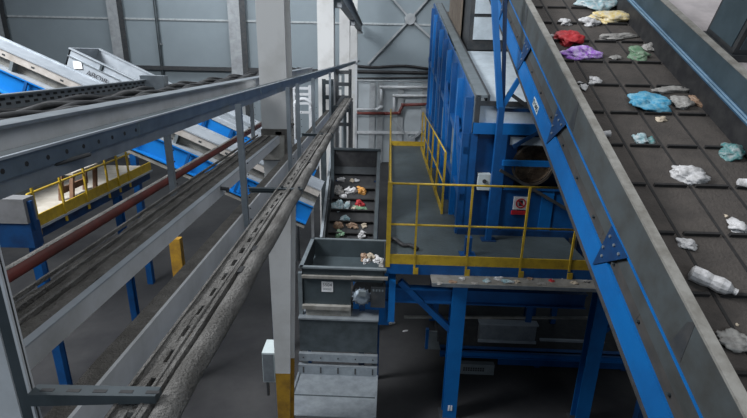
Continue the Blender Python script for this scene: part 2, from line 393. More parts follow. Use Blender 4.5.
# upper white channel, dusty top
t = thing('floor_beam', 'upper white channel beam with thick dust on its top, ending at the nearest column', 'beam', (-1.1, 2.5, H-.9))
MB().box((-.985, .6, H-.874), (-.97, 4.82, H-.803)).box((-1.2, .6, H-.874), (-.985, 4.82, H-.86)).part('channel', white_paint, t)
MB().box((-1.0, .6, H-.803), (-.97, 4.82, H-.797)).part('lip', galv_light, t)
MB().box((-1.02, 4.80, H-.9), (-.955, 4.825, H-.76)).part('end_plate', white_paint, t)
def dusty(x0, x1, y0, y1, zt, n, m, parent, amp=.012, name='dust_layer', seed=1):
    bm = MB(); k = max(2, int((x1-x0)/.02)); rows = []
    for i in range(n+1):
        y = y0 + (y1-y0)*i/n
        rows.append([bm.bm.verts.new((x0+(x1-x0)*j/k, y, zt + amp*(noise.noise(Vector((x0+(x1-x0)*j/k*9, y*5, seed))) + .6*noise.noise(Vector((j*1.7, y*14, seed+5)))))) for j in range(k+1)])
    for i in range(n):
        for j in range(k): bm.bm.faces.new((rows[i][j], rows[i][j+1], rows[i+1][j+1], rows[i+1][j]))
    lo = []
    ext = bmesh.ops.extrude_face_region(bm.bm, geom=bm.bm.faces[:])
    for v in [g for g in ext['geom'] if isinstance(g, bmesh.types.BMVert)]: v.co.z = zt - .03
    return bm.part(name, m, parent, smooth=False)
dusty(-1.19, -1.005, .6, 4.8, H-.81, 180, dust_dark, t, .016, seed=3)
for x in (-1.2, -1.14, -1.075): MB().ext((x, .6, H-.80), (x, 4.8, H-.80), rect(.010, .016)).part('ridge', dust, t, 'dust covered ridge line')
mb = MB().tube([(-.966, 2.85, H-.815), (-.945, 2.89, H-.83)], .012, 8).ring((-.945, 2.9, H-.84), (1, 0, 0), .008, .018, .012, 12)
mb.part('shackle', dark_steel, t)
# lower white beam
t = thing('floor_beam', 'lower white channel beam with a dusty top, between the upper beam and the cable ladder', 'beam', (-.83, 2.5, H-1.05))
MB().box((-.805, .6, H-1.045), (-.793, 8.5, H-.935)).box((-.87, .6, H-1.045), (-.805, 8.5, H-1.033)).part('channel', white_paint, t)
dusty(-.872, -.806, .6, 8.5, H-.94, 200, dust_dark, t, .004, seed=9)
# cable ladder and duct
t = thing('cable_ladder', 'dusty slotted cable ladder, left of the round duct at the lower left', 'cable tray', (-.53, 3, H-.82))
x0, x1 = -.577, -.497
zc = H - .772
MB().box((x0, .5, zc-.02), (x0+.008, 9, zc+.012)).part('side_rail', dust, t)
MB().box((x1-.012, .5, zc-.02), (x1, 9, zc+.012)).part('side_rail', dust, t)
for i in range(72):
    y = .5 + i*.118
    MB().box((x0+.034, y, zc-.012), (x1-.012, y+.062, zc+.003)).part('rung', dust, t)
dusty(x0+.008, x0+.036, .5, 9, zc+.004, 240, dust, t, .007, 'dust_layer', 12)
MB().tube([(x1-.02+.004*math.sin(i*1.3), .5+i*.2, zc+.008) for i in range(43)], .007, 6).part('thin_cable', dust, t)
t = thing('cable_duct', 'thick dusty round duct running beside the slotted cable ladder', 'duct', (-.455, 3, H-.82))
pts = [(-.464 + .003*math.sin(i*.9), .5 + i*.1, H-.790 + .002*math.sin(i*1.7)) for i in range(86)]
MB().tube(pts, .033, 12).part('duct_run', dust, t, smooth=True)
for y in (1.55, 1.75, 3.4): MB().box((-.492, y, H-.768), (-.476, y+.05, H-.758)).part('clip', black, t)
# hangers and brackets
def hanger(px, ytop, ybot, X, label, br=None):
    p = at(px, (ytop+ybot)/2, x=X); zb_ = at(px + (ybot-ytop)*.05, ybot, y=p.y).z; zt_ = H-.28 if X > -1 else H-.365
    t = thing('hanger_post', label, 'post', (X, p.y, zb_), group='hanger posts along the cable runs')
    mb = MB().ext((X, p.y, zb_), (X, p.y, zt_), channel(.034, .03, .004), (0, 1, 0))
    mb.use(black)
    for k in range(8):
        if zb_+.05+k*.07 < zt_-.02: mb.disc((X+.018, p.y-.0155, zb_+.05+k*.07), (0, -1, 0), .005, .002, 6)
    mb.part('post', galv, t)
    if br is not None:
        zz = at(px, br, y=p.y).z
        MB().ext((X+.02, p.y-.02, zz), (X+.34, p.y-.02, zz), channel(.03, .028, .004)).part('bracket', galv_dark, t, 'dark cantilever bracket')
        for xx in (.22, .32): MB().disc((X+xx, p.y-.03, zz+.014), (0, 0, 1), .008, .012, 6).part('bolt', dark_steel, t)
    return t
hanger(245, 96, 226, -.765, 'grey hanger post crossing the white beams, left of the nearest column', 188)
hanger(291, 84, 178, -.76, 'grey hanger post close to the right edge of the nearest column', None)
hanger(300, 80, 165, -.76, 'second thin hanger post right of the nearest column', 134)
hanger(315, 74, 150, -.76, 'third hanger post right of the nearest column, in front of the second column', None)
hanger(331, 68, 122, -.76, 'far hanger post in front of the gap behind the second column', 106)
hanger(338, 66, 112, -.76, 'farthest short hanger post near the vanishing end of the cable runs', None)
hanger(174, 130, 212, -1.235, 'grey hanger post in front of the blue conveyor, crossing the red pipe', None)
hanger(254, 100, 140, -1.235, 'short hanger post left of the nearest column, behind the long front post', None)
# near post + big bracket at lower left
p = at(36, 400, x=-.765)
t = thing('hanger_post', 'wide grey and white steel post at the lower left corner', 'post', (-.95, p.y, H-1.6))
e0, e1 = at(3, 270, y=p.y), at(37, 415, y=p.y)
ex = (e0.x+e1.x)/2
MB().box((ex-.036, p.y, H-2.2), (ex, p.y+.004, H-.28)).part('web', galv_dark, t)
MB().box((ex-.006, p.y-.006, H-2.2), (ex, p.y+.010, H-.28)).part('edge', white_paint, t)
MB().box((ex-.20, p.y-.004, H-2.2), (ex-.036, p.y+.01, H-.28)).part('flange', white_paint, t)
q0, q1 = at(36, 392, y=p.y), at(158, 398, y=p.y)
zz = (q0.z+q1.z)/2
mb = MB().hexa([(ex, p.y-.016, zz-.022), (q1.x, p.y-.012, zz-.010), (q1.x, p.y+.02, zz-.010), (ex, p.y+.02, zz-.022), (ex, p.y-.016, zz+.010), (q1.x, p.y-.012, zz+.010), (q1.x, p.y+.02, zz+.010), (ex, p.y+.02, zz+.010)])
mb.use(black)
for k in range(5): mb.box((ex+.02+k*.06, p.y-.004, zz+.0095), (ex+.05+k*.06, p.y+.006, zz+.0108))
mb.part('bracket', galv_dark, t, 'dark tapered cantilever bracket')
# far clutter of frames under the rails
def ladder_frame(px0, px1, rows, Y, label, m=None):
    m = m or white_paint
    a, b = at(px0, 100, y=Y), at(px1, 100, y=Y)
    t = thing('steel_frame', label, 'frame', ((a.x+b.x)/2, Y, 0))
    zt = at(px0, rows[0]-3, y=Y).z
    w = .04 if Y > 10 else .03
    for X in (a.x, b.x): MB().box((X-w, Y-w, 0), (X+w, Y+w, zt)).part('upright', m, t)
    for r_ in rows:
        z = at(px0, r_, y=Y).z
        MB().box((a.x, Y-.05, z-.035), (b.x, Y-.01, z+.035)).part('crossbar', m, t)
ladder_frame(294, 310, [88, 94, 103, 112], 14.0, 'white ladder-like steel frame seen between the first and second columns')
ladder_frame(346, 356, [60, 76, 92], 19.0, 'white steel frame near the far end of the cable rails')
ladder_frame(324, 332, [82, 97, 112, 128], 8.6, 'grey ladder-like steel frame in front of the foot of the second column', galv_dark)
ladder_frame(337, 350, [72, 84, 97, 110, 124], 9.6, 'dark ladder-like steel frame beyond the far end of the cable ladder, before the third column', dark_steel)
ladder_frame(333, 343, [74, 88, 101, 116], 13.0, 'grey steel frame between the second and third columns', grey_paint)
ladder_frame(336, 352, [104, 122], 18.0, 'low dark steel frame beyond the second column', dark_steel)
a, b = at(322, 128, y=9.2), at(345, 96, y=9.2)
t = thing('pipe_stand', 'slanted dark pipe on a thin stand beside the foot of the second column', 'pipe', (a.x, 9.2, 0))
MB().tube([a, b], .06, 10).part('pipe_run', dark_steel, t, smooth=True)
for q in (a, b): MB().box((q.x-.03, 9.17, 0), (q.x+.03, 9.23, q.z)).part('stand', galv_dark, t)
P = [at(303 + 9*math.cos(R(a)), 107 - 8*math.sin(R(a)), y=12.5) for a in range(-20, 200, 20)]
MB().tube(P + [Vector((P[-1].x, P[-1].y, 0))], .05).solo('hose', white_paint, 'pale curved hose hanging inside the white ladder frame', 'hose', smooth=True)

# ------------------------------------------------------------------ left: inclined conveyors running down to the right
def inclined(near_a, near_b, Yn, depthY, xend, name, label, startpx=None):
    A, B = at(*near_a, y=Yn), at(*near_b, y=Yn)
    d = (B - A).normalized(); n = Vector((-d.z, 0, d.x));  n = n if n.z > 0 else -n
    L = (xend - A.x)/d.x
    s0 = (startpx - A.x)/d.x if startpx is not None else -3.0
    t = thing(name, label, 'conveyor', (B.x, Yn+depthY/2, 0))
    def P(s, yy, h): return A + d*s + Vector((0, yy, 0)) + n*h
    def run(y0, y1, h0, h1, m, pname, lab=None):
        v = [P(s0, y0, h0), P(L, y0, h0), P(L, y1, h0), P(s0, y1, h0), P(s0, y0, h1), P(L, y0, h1), P(L, y1, h1), P(s0, y1, h1)]
        return MB().hexa(v).part(pname, m, t, lab)
    return t, P, run, s0, L
t, P, run, s0, L = inclined((0, 47), (80, 82.6), 7.7, .5, -.90, 'inclined_conveyor', 'white and blue conveyor sloping down from the left edge, with blue side channels')
run(0, .46, -.01, .01, galv_light, 'cover', 'pale sheet cover')
run(.44, .48, -.3, .03, galv_light, 'far_wall')
mb = MB().hexa([P(s0, -.02, -.13), P(L, -.02, -.13), P(L, 0, -.13), P(s0, 0, -.13), P(s0, -.02, 0), P(L, -.02, 0), P(L, 0, 0), P(s0, 0, 0)])
mb.use(dark_steel)
for k in range(20):
    s = s0 + .3 + k*.46; mb.slab([P(s, -.022, -.10), P(s+.05, -.022, -.10), P(s+.05, -.022, -.07), P(s, -.022, -.07)], -.006)
mb.part('side_strip', strip_m, t, 'dusty bolted strip')
run(-.035, .02, -.012, .012, galv_light, 'rim')
run(.10, .12, -.36, -.13, conv_edge, 'inner_wall', 'grey inner wall behind the gap')
run(-.05, .12, -.315, -.29, galv_light, 'flange', 'pale flange')
run(.0, .02, -.64, -.315, blue_lit, 'side_channel', 'bright blue side channel')
run(-.09, .0, -.66, -.64, blue_lit, 'lower_flange'); run(-.05, .0, -.34, -.315, blue_lit, 'upper_flange')
run(.02, .5, -.70, -.66, dark_steel, 'under_frame')
run(-.06, .0, -.75, -.70, conv_edge, 'under_rail')
for k in range(10):
    s = s0 + .5 + k*.9
    if s > L-.1: break
    MB().hexa([P(s, -.02, -.30), P(s+.05, -.02, -.30), P(s+.05, .1, -.30), P(s, .1, -.30), P(s, -.02, -.13), P(s+.05, -.02, -.13), P(s+.05, .1, -.13), P(s, .1, -.13)]).part('strut', grey_paint, t)
    MB().slab([P(s+.3, -.05, -.64), P(s+.34, -.05, -.64), P(s+.34, -.03, -.33), P(s+.3, -.03, -.33)], .03).part('rib', blue, t)
for s in (L-.75, s0+1.0):
    q = P(s, .4, -.7); MB().bar((q.x, q.y, 0), (q.x, q.y, q.z), .12, .12, (0, 1, 0)).part('leg', blue, t)

# upper one with the open trough
A0 = at(70, 48, y=10.4)
t, P, run, s0, L = inclined((70, 48), (208, 114.5), 10.4, 1.1, at(318, 172, y=10.4).x, 'trough_conveyor', 'pale open sheet-metal trough sloping down behind the white and blue conveyor, with dark lettering', startpx=A0.x)
S1 = (at(166, 95, y=10.4) - P(0, 0, 0)).length
def runs(y0, y1, h0, h1, sa, sb, m, pname, lab=None):
    return MB().hexa([P(sa, y0, h0), P(sb, y0, h0), P(sb, y1, h0), P(sa, y1, h0), P(sa, y0, h1), P(sb, y0, h1), P(sb, y1, h1), P(sa, y1, h1)]).part(pname, m, t, lab)
runs(0, .02, -.52, 0, 0, S1, galv_light, 'near_wall'); runs(1.05, 1.07, -.52, 0, 0, S1, galv_light, 'far_wall'); runs(.02, 1.05, -.52, -.50, 0, S1, galv_dark, 'trough_floor')
runs(-.05, .03, -.012, .012, 0, S1, galv_light, 'rim'); runs(1.02, 1.12, -.012, .012, 0, S1, galv_light, 'rim')
runs(0, 1.07, -.52, .01, 0, .03, galv_light, 'end_plate')
runs(-.03, 0, -.17, -.15, 0, S1, galv, 'rail')
for k in (1, 2):
    s = k*S1/3 - .02
    runs(-.035, 0, -.15, -.01, s, s+.05, galv_dark, 'rib')
# beyond the trough: pale covers and a blue side channel
runs(.25, 1.05, -.03, -.01, S1, L, galv_light, 'cover', 'pale sheet cover'); runs(.62, .66, -.01, .05, S1, L, galv, 'cover_seam'); runs(1.0, 1.06, -.2, .12, S1, L, galv_light, 'far_wall')
runs(-.04, .25, -.05, -.03, S1, L, galv_light, 'flange', 'pale flange')
runs(.0, .03, -.42, -.05, S1, L, blue_lit, 'side_channel', 'bright blue side channel'); runs(-.12, 0, -.44, -.42, S1, L, blue_lit, 'lower_flange')
runs(.03, 1.0, -.75, -.56, 0, L, dark_steel, 'under_frame')
for k in range(9):
    s = S1 + .3 + k*.62
    if s < L: MB().slab([P(s, -.06, -.42), P(s+.05, -.06, -.42), P(s+.05, -.03, -.07), P(s, -.03, -.07)], .03).part('channel_rib', blue, t)
q = at(78, 65, y=10.39)
MB().box((q.x-.09, 10.375, q.z-.08), (q.x+.09, 10.39, q.z+.08)).part('placard', sign_white, t, 'small white placard')
q = at(97, 77.5, y=10.37); dd = (P(1, 0, 0)-P(0, 0, 0))
text_part('ABOIR', .16, q, dd, Vector((-dd.z, 0, dd.x)) * (1 if dd.x > 0 else -1), ink, t)
for s in (1.2, L-.8):
    q = P(s, .5, -.75); MB().bar((q.x, q.y, 0), (q.x, q.y, q.z), .14, .14, (0, 1, 0)).part('leg', blue, t)

# yellow railed platform, far left
PX = -4.8
toe = at(30, 223, x=PX); rail_ = at(27, 194, x=PX); ye = at(150, 166, x=PX).y
zf = toe.z; y0 = toe.y; zr_ = zf + (rail_.z-zf)
t = thing('side_platform', 'small walkway with yellow guard rails and a pale floor at the left, under the conveyors', 'platform', (PX-.6, y0+1, 0))
MB().box((PX-1.0, y0, zf-.12), (PX, ye, zf-.02)).part('floor_sheet', beige, t, 'pale beige floor')
MB().box((PX, y0, zf-.10), (PX+.02, ye, zf+.07)).part('toe_board', yellow, t)
MB().box((PX-.02, y0, zf-.13), (PX+.05, ye, zf-.10)).part('edge', galv_light, t)
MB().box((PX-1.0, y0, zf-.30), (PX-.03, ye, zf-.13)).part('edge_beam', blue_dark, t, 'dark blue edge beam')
MB().tube([(PX+.02, y0-.03, zr_-.06), (PX+.02, y0+.03, zr_), (PX+.02, ye-.1, zr_+.0)], .018, 8).part('top_rail', yellow, t, smooth=True)
MB().box((PX-1.03, y0, zf-.02), (PX-1.0, ye, zf+.9)).part('back_panel', grey_paint, t)
for k, px in enumerate((36, 63, 86, 107, 118, 128)):
    y = at(px, 215 - (px-30)*.46, x=PX+.03).y
    MB().box((PX+.02, y-.015, zf-.22), (PX+.045, y+.02, zr_+.08)).part('post', yellow, t)
for Y, X in ((y0+.08, PX-.05), (at(128, 250, x=PX).y, PX-.05), (y0+.08, PX-.95)):
    MB().ext((X, Y, 0), (X, Y, zf-.30), ibeam(.12, .13, .015, .012), (0, 1, 0)).part('leg', blue, t)
zfl = zf-.02
ya, yb = at(60, 200, x=PX-.3).y, at(84, 190, x=PX-.3).y
t = thing('wooden_crate', 'brown slatted wooden frame standing on the yellow railed walkway', 'crate', (PX-.25, ya, zfl))
for X in (PX-.28, PX-.1):
    for Y in (ya, yb): MB().bar((X, Y, zfl), (X-.02, Y+.14, zfl+.42), .06, .05, (0, 1, 0)).part('leg', wood, t)
MB().box((PX-.3, ya+.1, zfl+.40), (PX-.08, yb+.16, zfl+.44)).part('top', beige, t, 'pale top')
MB().box((PX-.3, ya, zfl+.1), (PX-.26, yb+.1, zfl+.2)).part('slat', wood, t)
# grey cabinet at left edge
CY0 = y0 - .3
c0, c1 = at(-14, 190, y=CY0), at(28, 224, y=CY0)
t = thing('machine_cabinet', 'grey machine cabinet on a blue stand at the left edge', 'cabinet', ((c0.x+c1.x)/2, CY0+.3, 0))
MB().box((c0.x-1, CY0, c1.z), (c1.x, CY0+.2, c1.z+.34)).part('body', cab_grey, t)
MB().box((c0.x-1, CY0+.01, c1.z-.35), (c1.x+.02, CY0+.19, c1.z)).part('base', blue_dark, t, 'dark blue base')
MB().box((c1.x, CY0+.05, c1.z-.1), (c1.x+.05, CY0+.1, c1.z+.30)).part('edge_post', blue_dark, t)
for X in (c1.x-.08, c0.x-.9): MB().box((X-.06, CY0+.1, 0), (X+.06, CY0+.19, c1.z-.35)).part('leg', blue, t)
p = at(177, 252, y=7.2)
t = thing('bollard_post', 'yellow steel post standing below the white beams at the left', 'post', (p.x, p.y, 0))
MB().box((p.x-.09, p.y-.06, .02), (p.x+.09, p.y+.06, at(176, 238, y=7.2).z)).part('post', yellow_band, t)
MB().box((p.x-.15, p.y-.12, 0), (p.x+.15, p.y+.12, .02)).part('base_plate', dark_steel, t)

# ------------------------------------------------------------------ litter
def crumple(c, sx, sy, sz, seed, n=Z, yaw=0.0, kind='bag', tang=Vector((1, 0, 0))):
    rnd = random.Random(seed); mb = MB(); c = Vector(c)
    n = Vector(n).normalized(); x = (tang - n*tang.dot(n)).normalized(); y = n.cross(x)
    if kind == 'cup':
        ax = x*math.cos(yaw) + y*math.sin(yaw)
        b = c + n*sz*.55
        mb.tube([b-ax*sx*.5, b-ax*sx*.48, b+ax*sx*.45, b+ax*sx*.5], [sz*.30, sz*.36, sz*.50, sz*.54], 14)
        return mb
    if kind == 'bottle':
        ax = x*math.cos(yaw) + y*math.sin(yaw); b = c + n*sz*.5; q = sx
        mb.tube([b-ax*q*.5, b-ax*q*.46, b-ax*q*.2, b-ax*q*.05, b+ax*q*.15, b+ax*q*.3, b+ax*q*.42, b+ax*q*.43, b+ax*q*.5],
                [sz*.3, sz*.48, sz*.5, sz*.42, sz*.5, sz*.42, sz*.18, sz*.2, sz*.2], 12)
        return mb
    bmesh.ops.create_icosphere(mb.bm, subdivisions=4 if max(sx, sy) > .12 else 3, radius=1)
    o = Vector((rnd.random()*50, rnd.random()*50, rnd.random()*50))
    for v in mb.bm.verts:
        p = v.co.copy()
        a = noise.noise(p*1.1 + o)*.75 - abs(noise.noise(p*2.3 + o))*.55 - .16*abs(noise.noise(p*5 + o*2)) + .12
        p = p*(1 + a)
        if kind == 'strip': p.y *= 1 + .5*noise.noise(Vector((p.x*2.5, 0, seed))); p.y += .5*noise.noise(Vector((p.x*2, 3, seed)))
        if p.z < -.45: p.z = -.45
        p.z += .45
        lx, ly = p.x*sx*.5, p.y*sy*.5
        cx, cy = lx*math.cos(yaw) - ly*math.sin(yaw), lx*math.sin(yaw) + ly*math.cos(yaw)
        v.co = c + x*cx + y*cy + n*(p.z*sz*.6)
    return mb
NAMES = {'bag': 'plastic_bag', 'strip': 'film_strip', 'cup': 'plastic_cup', 'bottle': 'plastic_bottle', 'scrap': 'paper_scrap'}
CATS = {'bag': 'plastic bag', 'strip': 'plastic film', 'cup': 'cup', 'bottle': 'bottle', 'scrap': 'scrap'}

# ------------------------------------------------------------------ centre: cleated chute, hopper, galvanised chutes (frame M)
fr = 'M'
vt, vb = 9.1, 7.5
TL, TR = at(331, 150, fr, y=vt), at(379, 150, fr, y=vt)
BL, BR = at(325, 240, fr, y=vb), at(378, 240, fr, y=vb)
ul = (TL.x+BL.x)/2 - .02; ur = (TR.x+BR.x)/2 + .0
zt_, zb_ = (TL.z+TR.z)/2, (BL.z+BR.z)/2
dch = Vector((0, vt-vb, zt_-zb_)); Lc = dch.length; dch.normalize(); nch = Vector((0, -dch.z, dch.y))
def PC(u, s, h): return Vector((u, vb, zb_)) + dch*s + nch*h
t = thing('cleated_chute', 'dark steep cleated conveyor chute carrying litter down into the hopper', 'conveyor', ((ul+ur)/2, 8.2, 0), fr)
def cs(u0, u1, s0, s1, h0, h1, name, m, lab=None, par=None):
    v = [PC(u0, s0, h0), PC(u1, s0, h0), PC(u1, s1, h0), PC(u0, s1, h0), PC(u0, s0, h1), PC(u1, s0, h1), PC(u1, s1, h1), PC(u0, s1, h1)]
    return MB().hexa(v).part(name, m, par or t, lab)
wl, wr = ul+.05, ur-.06
hb = -.30
belt = cs(wl, wr, -.05, Lc-.35, hb-.02, hb, 'belt', black)
for k in range(6): cs(wl+.02, wr-.02, .02+k*.25, .045+k*.25, hb, hb+.07, 'cleat', cleat_m, None, belt)
cs(ul, wl, .03, Lc, hb-.05, 0, 'side_wall', slate_shaded); cs(wr, ur, .03, Lc, hb-.05, 0, 'side_wall', slate_shaded)
cs(ul-.03, ul+.015, .03, Lc, -.02, .015, 'rim', galv, 'bright worn rim'); cs(ur-.05, ur+.01, .03, Lc, -.02, .015, 'rim', galv_dark)
a = PC(ul, Lc, 0)
MB().box((ul, a.y-.02, a.z-.5), (ur, a.y+.03, a.z+.02)).part('end_plate', black, t)
MB().box((ul-.01, a.y-.05, a.z), (ur+.01, a.y+.03, a.z+.035)).part('rim', galv_dark, t)
cs(wl, wr, Lc-.40, Lc-.05, hb-.02, hb+.05, 'hood', slate_shaded)
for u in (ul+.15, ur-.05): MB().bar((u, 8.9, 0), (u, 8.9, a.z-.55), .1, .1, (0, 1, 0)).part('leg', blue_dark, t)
pl = (PC(0, 0, hb), nch)
random.seed(7)
CH = [ # px, py, w, h, colour, kind, label
 (341, 180, 7, 4, 'white', 'scrap', 'small white scrap at the top left of the dark chute'), (352, 181, 4, 3, 'beige', 'scrap', 'tiny beige scrap at the top middle of the dark chute'), (357, 181, 5, 3, 'white', 'scrap', 'tiny white scrap at the top right of the dark chute'),
 (339, 191, 9, 8, 'grey', 'bag', 'crumpled grey bag on the upper left of the dark chute'), (350, 191, 11, 6, 'white', 'strip', 'white plastic strip left of the orange carton on the chute'),
 (361, 191, 8, 7, 'orange', 'scrap', 'small orange carton on the dark chute'), (343, 197, 6, 4, 'white', 'scrap', 'white paper scrap below the grey bag on the chute'),
 (338, 207, 9, 8, 'aqua', 'bag', 'pale round crumpled bag on the left of the dark chute'), (347, 207, 6, 6, 'aqua', 'scrap', 'pale blue scrap beside the round crumpled bag on the chute'), (348, 203, 4, 3, 'white', 'scrap', 'little white scrap above the pale blue one on the chute'),
 (360, 204, 8, 6, 'red', 'scrap', 'bright red scrap on the middle cleat of the dark chute'), (360, 209, 14, 4, 'green', 'strip', 'green plastic film under the red scrap on the chute'), (354, 209, 5, 4, 'beige', 'scrap', 'beige scrap left of the green film on the chute'),
 (345, 220, 9, 5, 'aqua', 'scrap', 'pale green crumpled scrap on the lower left of the chute'), (339, 226, 9, 6, 'brown', 'bag', 'brown crumpled paper on the lower left of the chute'), (352, 226, 11, 5, 'brown', 'strip', 'long brown paper strip across the lower chute'), (364, 226, 6, 4, 'beige', 'scrap', 'beige scrap at the right end of the lower cleat'),
 (340, 235, 8, 6, 'green', 'scrap', 'green scrap at the bottom left of the chute'), (362, 235, 8, 6, 'white', 'bag', 'white crumpled bag at the bottom right of the chute')]
def scatter(lst, pl, fr, n, group, thick=.5, fore=.8):
    for i, (px, py, w, h, c, kind, lab) in enumerate(lst):
        p = at(px, py, fr, plane=pl); zc = depth(p, fr); sx = w*zc/F*1.05; sy = h*zc/F/fore*1.05
        mb = crumple(p, sx, sy, min(sx, sy)*thick if kind not in ('cup', 'bottle') else sy*.6, 17*i+3+int(px), n, random.uniform(-.25, .25), 'bag' if kind == 'scrap' else kind)
        mb.solo(NAMES[kind], LM[c], lab, CATS[kind], group, fr)
scatter(CH, pl, fr, nch, 'litter on the dark chute', .6)

# hopper
zh = 2.7
bl, br_ = at(314, 239, fr, z=zh), at(385, 240, fr, z=zh)
fl, frr = at(301, 267, fr, z=zh), at(388, 269, fr, z=zh)
hu0, hu1 = (bl.x+fl.x)/2, (br_.x+frr.x)/2 - .02
hv0, hv1 = (fl.y+frr.y)/2, bl.y
zlow = at(301, 305, fr, y=hv0).z
t = thing('feed_hopper', 'dark grey open hopper below the chute, with a small number plate', 'hopper', ((hu0+hu1)/2, hv0, 0), fr)
th = .02
umid = at(351, 285, fr, y=hv0).x
MB().box((hu0, hv0, zlow), (umid, hv0+th, zh)).part('front_panel', slate, t)
MB().box((umid, hv0, zh-.22), (hu1, hv0+th, zh)).part('front_panel', slate, t)
MB().hexa([(hu0, hv0, zlow), (hu0+th, hv0, zlow), (hu0+th, hv1, zlow+.4), (hu0, hv1, zlow+.4), (hu0, hv0, zh), (hu0+th, hv0, zh), (hu0+th, hv1, zh), (hu0, hv1, zh)]).part('side_panel', slate_shaded, t)  # hopper side in the darker slate, its inner shade painted in
MB().box((hu1-th, hv0, zh-.5), (hu1, hv1, zh)).part('side_panel', slate_shaded, t)
MB().box((hu0, hv1-th, zh-.35), (hu1, hv1, zh)).part('back_panel', slate, t)
MB().hexa([(hu0, hv1-.5, zh-.42), (hu1, hv1-.5, zh-.42), (hu1, hv1, zh-.36), (hu0, hv1, zh-.36), (hu0, hv1-.5, zh-.38), (hu1, hv1-.5, zh-.38), (hu1, hv1, zh-.3), (hu0, hv1, zh-.3)]).part('back_slope', slate, t)
MB().box((hu0+th, hv0+th, zlow+.08), (hu1-th, hv1-.3, zlow+.1)).part('bottom', black, t)  # bottom painted black for the shade inside the hopper
rm = MB()
rm.box((hu0-.03, hv0-.04, zh-.01), (hu1+.03, hv0+.02, zh+.015)).box((hu0-.04, hv0-.04, zh-.01), (hu0+.02, hv1+.02, zh+.015)).box((hu0-.04, hv1-.02, zh-.01), (hu1+.03, hv1+.03, zh+.015))
rm.part('rim', grey_paint, t)
z1 = at(320, 276, fr, y=hv0).z
MB().box((hu0, hv0-.05, z1-.02), (umid, hv0, z1+.02)).box((umid, hv0-.06, z1-.005), (hu1+.05, hv0, z1+.03)).part('flange', conv_edge, t)
MB().box((hu0-.0, hv0-.07, zlow-.03), (umid, hv0+.3, zlow+.03)).part('lower_flange', conv_edge, t)
MB().box((hu0+.05, hv0-.03, zlow-.16), (umid, hv0+.3, zlow-.03)).part('outlet', conv_edge, t)
MB().bar((hu0+.02, hv0+.3, 0), (hu0+.02, hv0+.3, zlow), .08, .08, (0, 1, 0)).part('leg', blue_dark, t); MB().bar((hu1-.1, hv1-.1, 0), (hu1-.1, hv1-.1, zh-.5), .08, .08, (0, 1, 0)).part('leg', blue_dark, t)
MB().box((hu0-.06, hv0-.02, zlow-.3), (hu0+.0, hv0+.05, zh-.1)).part('edge_angle', grey_paint, t)
q0, q1 = at(321.5, 281.5, fr, y=hv0-.006), at(333, 292, fr, y=hv0-.006)
pq = MB().box((q0.x, hv0-.008, q1.z), (q1.x, hv0, q0.z)).part('number_plate', sign_white, t, 'pale number plate')
qc = (q0+q1)/2
text_part('5504', .072, (qc.x, hv0-.0085, qc.z+.03), (1, 0, 0), (0, 0, 1), ink, pq)
text_part('00000', .05, (qc.x, hv0-.0085, qc.z-.04), (1, 0, 0), (0, 0, 1), grey_paint, pq)
# blue motor mount right part
mu0, mu1 = umid+.02, at(395, 300, fr, y=hv0).x
zt2, zb2 = z1-.03, at(360, 322, fr, y=hv0+.1).z
t = thing('drive_motor', 'dusty electric drive motor in a blue bracket below the right side of the hopper', 'motor', ((mu0+mu1)/2, hv0, 0), fr)
MB().box((mu0, hv0+.2, zb2-.1), (mu1-.08, hv0+.23, zt2)).box((mu1-.10, hv0-.0, zb2+.08), (mu1, hv0+.23, zt2)).part('bracket', blue_bright, t)
ca = at(362, 294, fr, y=hv0+.05)
mb = MB().tube([ca+Vector((0, .22, -.02)), ca+Vector((0, .2, -.02)), ca+Vector((0, -.06, -.02)), ca+Vector((0, -.1, -.02))], [.10, .13, .13, .09], 18)
for k in range(14):
    e = Vector((math.cos(k*math.pi/7), 0, math.sin(k*math.pi/7))); c = ca+Vector((0, .05, -.02))
    mb.bar(c+e*.13, c+e*.15, .012, .22, (0, 1, 0))
mb.part('casing', motor_m, t)
MB().box((ca.x-.05, ca.y-.12, ca.z+.02), (ca.x+.06, ca.y-.04, ca.z+.10)).part('terminal_box', grey_paint, t)
cb = at(378, 294, fr, y=hv0)
mb = MB().box((cb.x-.11, hv0-.02, cb.z-.22), (cb.x+.11, hv0+.28, cb.z+.12))
mb.use(grey_paint)
for k in range(4): mb.box((cb.x-.08+k*.045, hv0-.024, cb.z+.05), (cb.x-.055+k*.045, hv0-.019, cb.z+.085))
mb.part('gearbox', dark_steel, t)
MB().bar((ca.x, hv0+.2, 0), (ca.x, hv0+.2, ca.z-.1), .09, .09, (0, 1, 0)).part('stand', blue_dark, t)
HP = [(365, 260, 8, 5, 'brown', 'scrap', 'brown scrap at the left of the litter inside the hopper'), (371, 260, 8, 5, 'beige', 'scrap', 'beige scrap in the middle of the hopper litter'), (366, 263, 6, 4, 'white', 'scrap', 'white scrap at the front of the hopper litter'), (378, 262, 8, 6, 'white', 'bag', 'pale crumpled bag in the hopper against the yellow post'), (383, 265, 7, 5, 'grey', 'scrap', 'grey scrap at the right end of the hopper litter')]
zlit = zh - .07
MB().hexa([(hu0+.75, hv0+.03, zh-.4), (hu1-.03, hv0+.03, zh-.4), (hu1-.03, hv1-.6, zh-.4), (hu0+.75, hv1-.6, zh-.4), (hu0+.86, hv0+.03, zlit-.06), (hu1-.03, hv0+.03, zlit-.03), (hu1-.03, hv0+.28, zlit-.03), (hu0+.95, hv0+.25, zlit-.06)]).solo('litter_bed', LM['black'], 'dark heap of fine waste filling the right side of the hopper', 'waste', fr=fr, kind='stuff')
scatter(HP, (Vector((0, 0, zlit-.05)), Z), fr, Z, 'litter in the hopper', .9, .5)

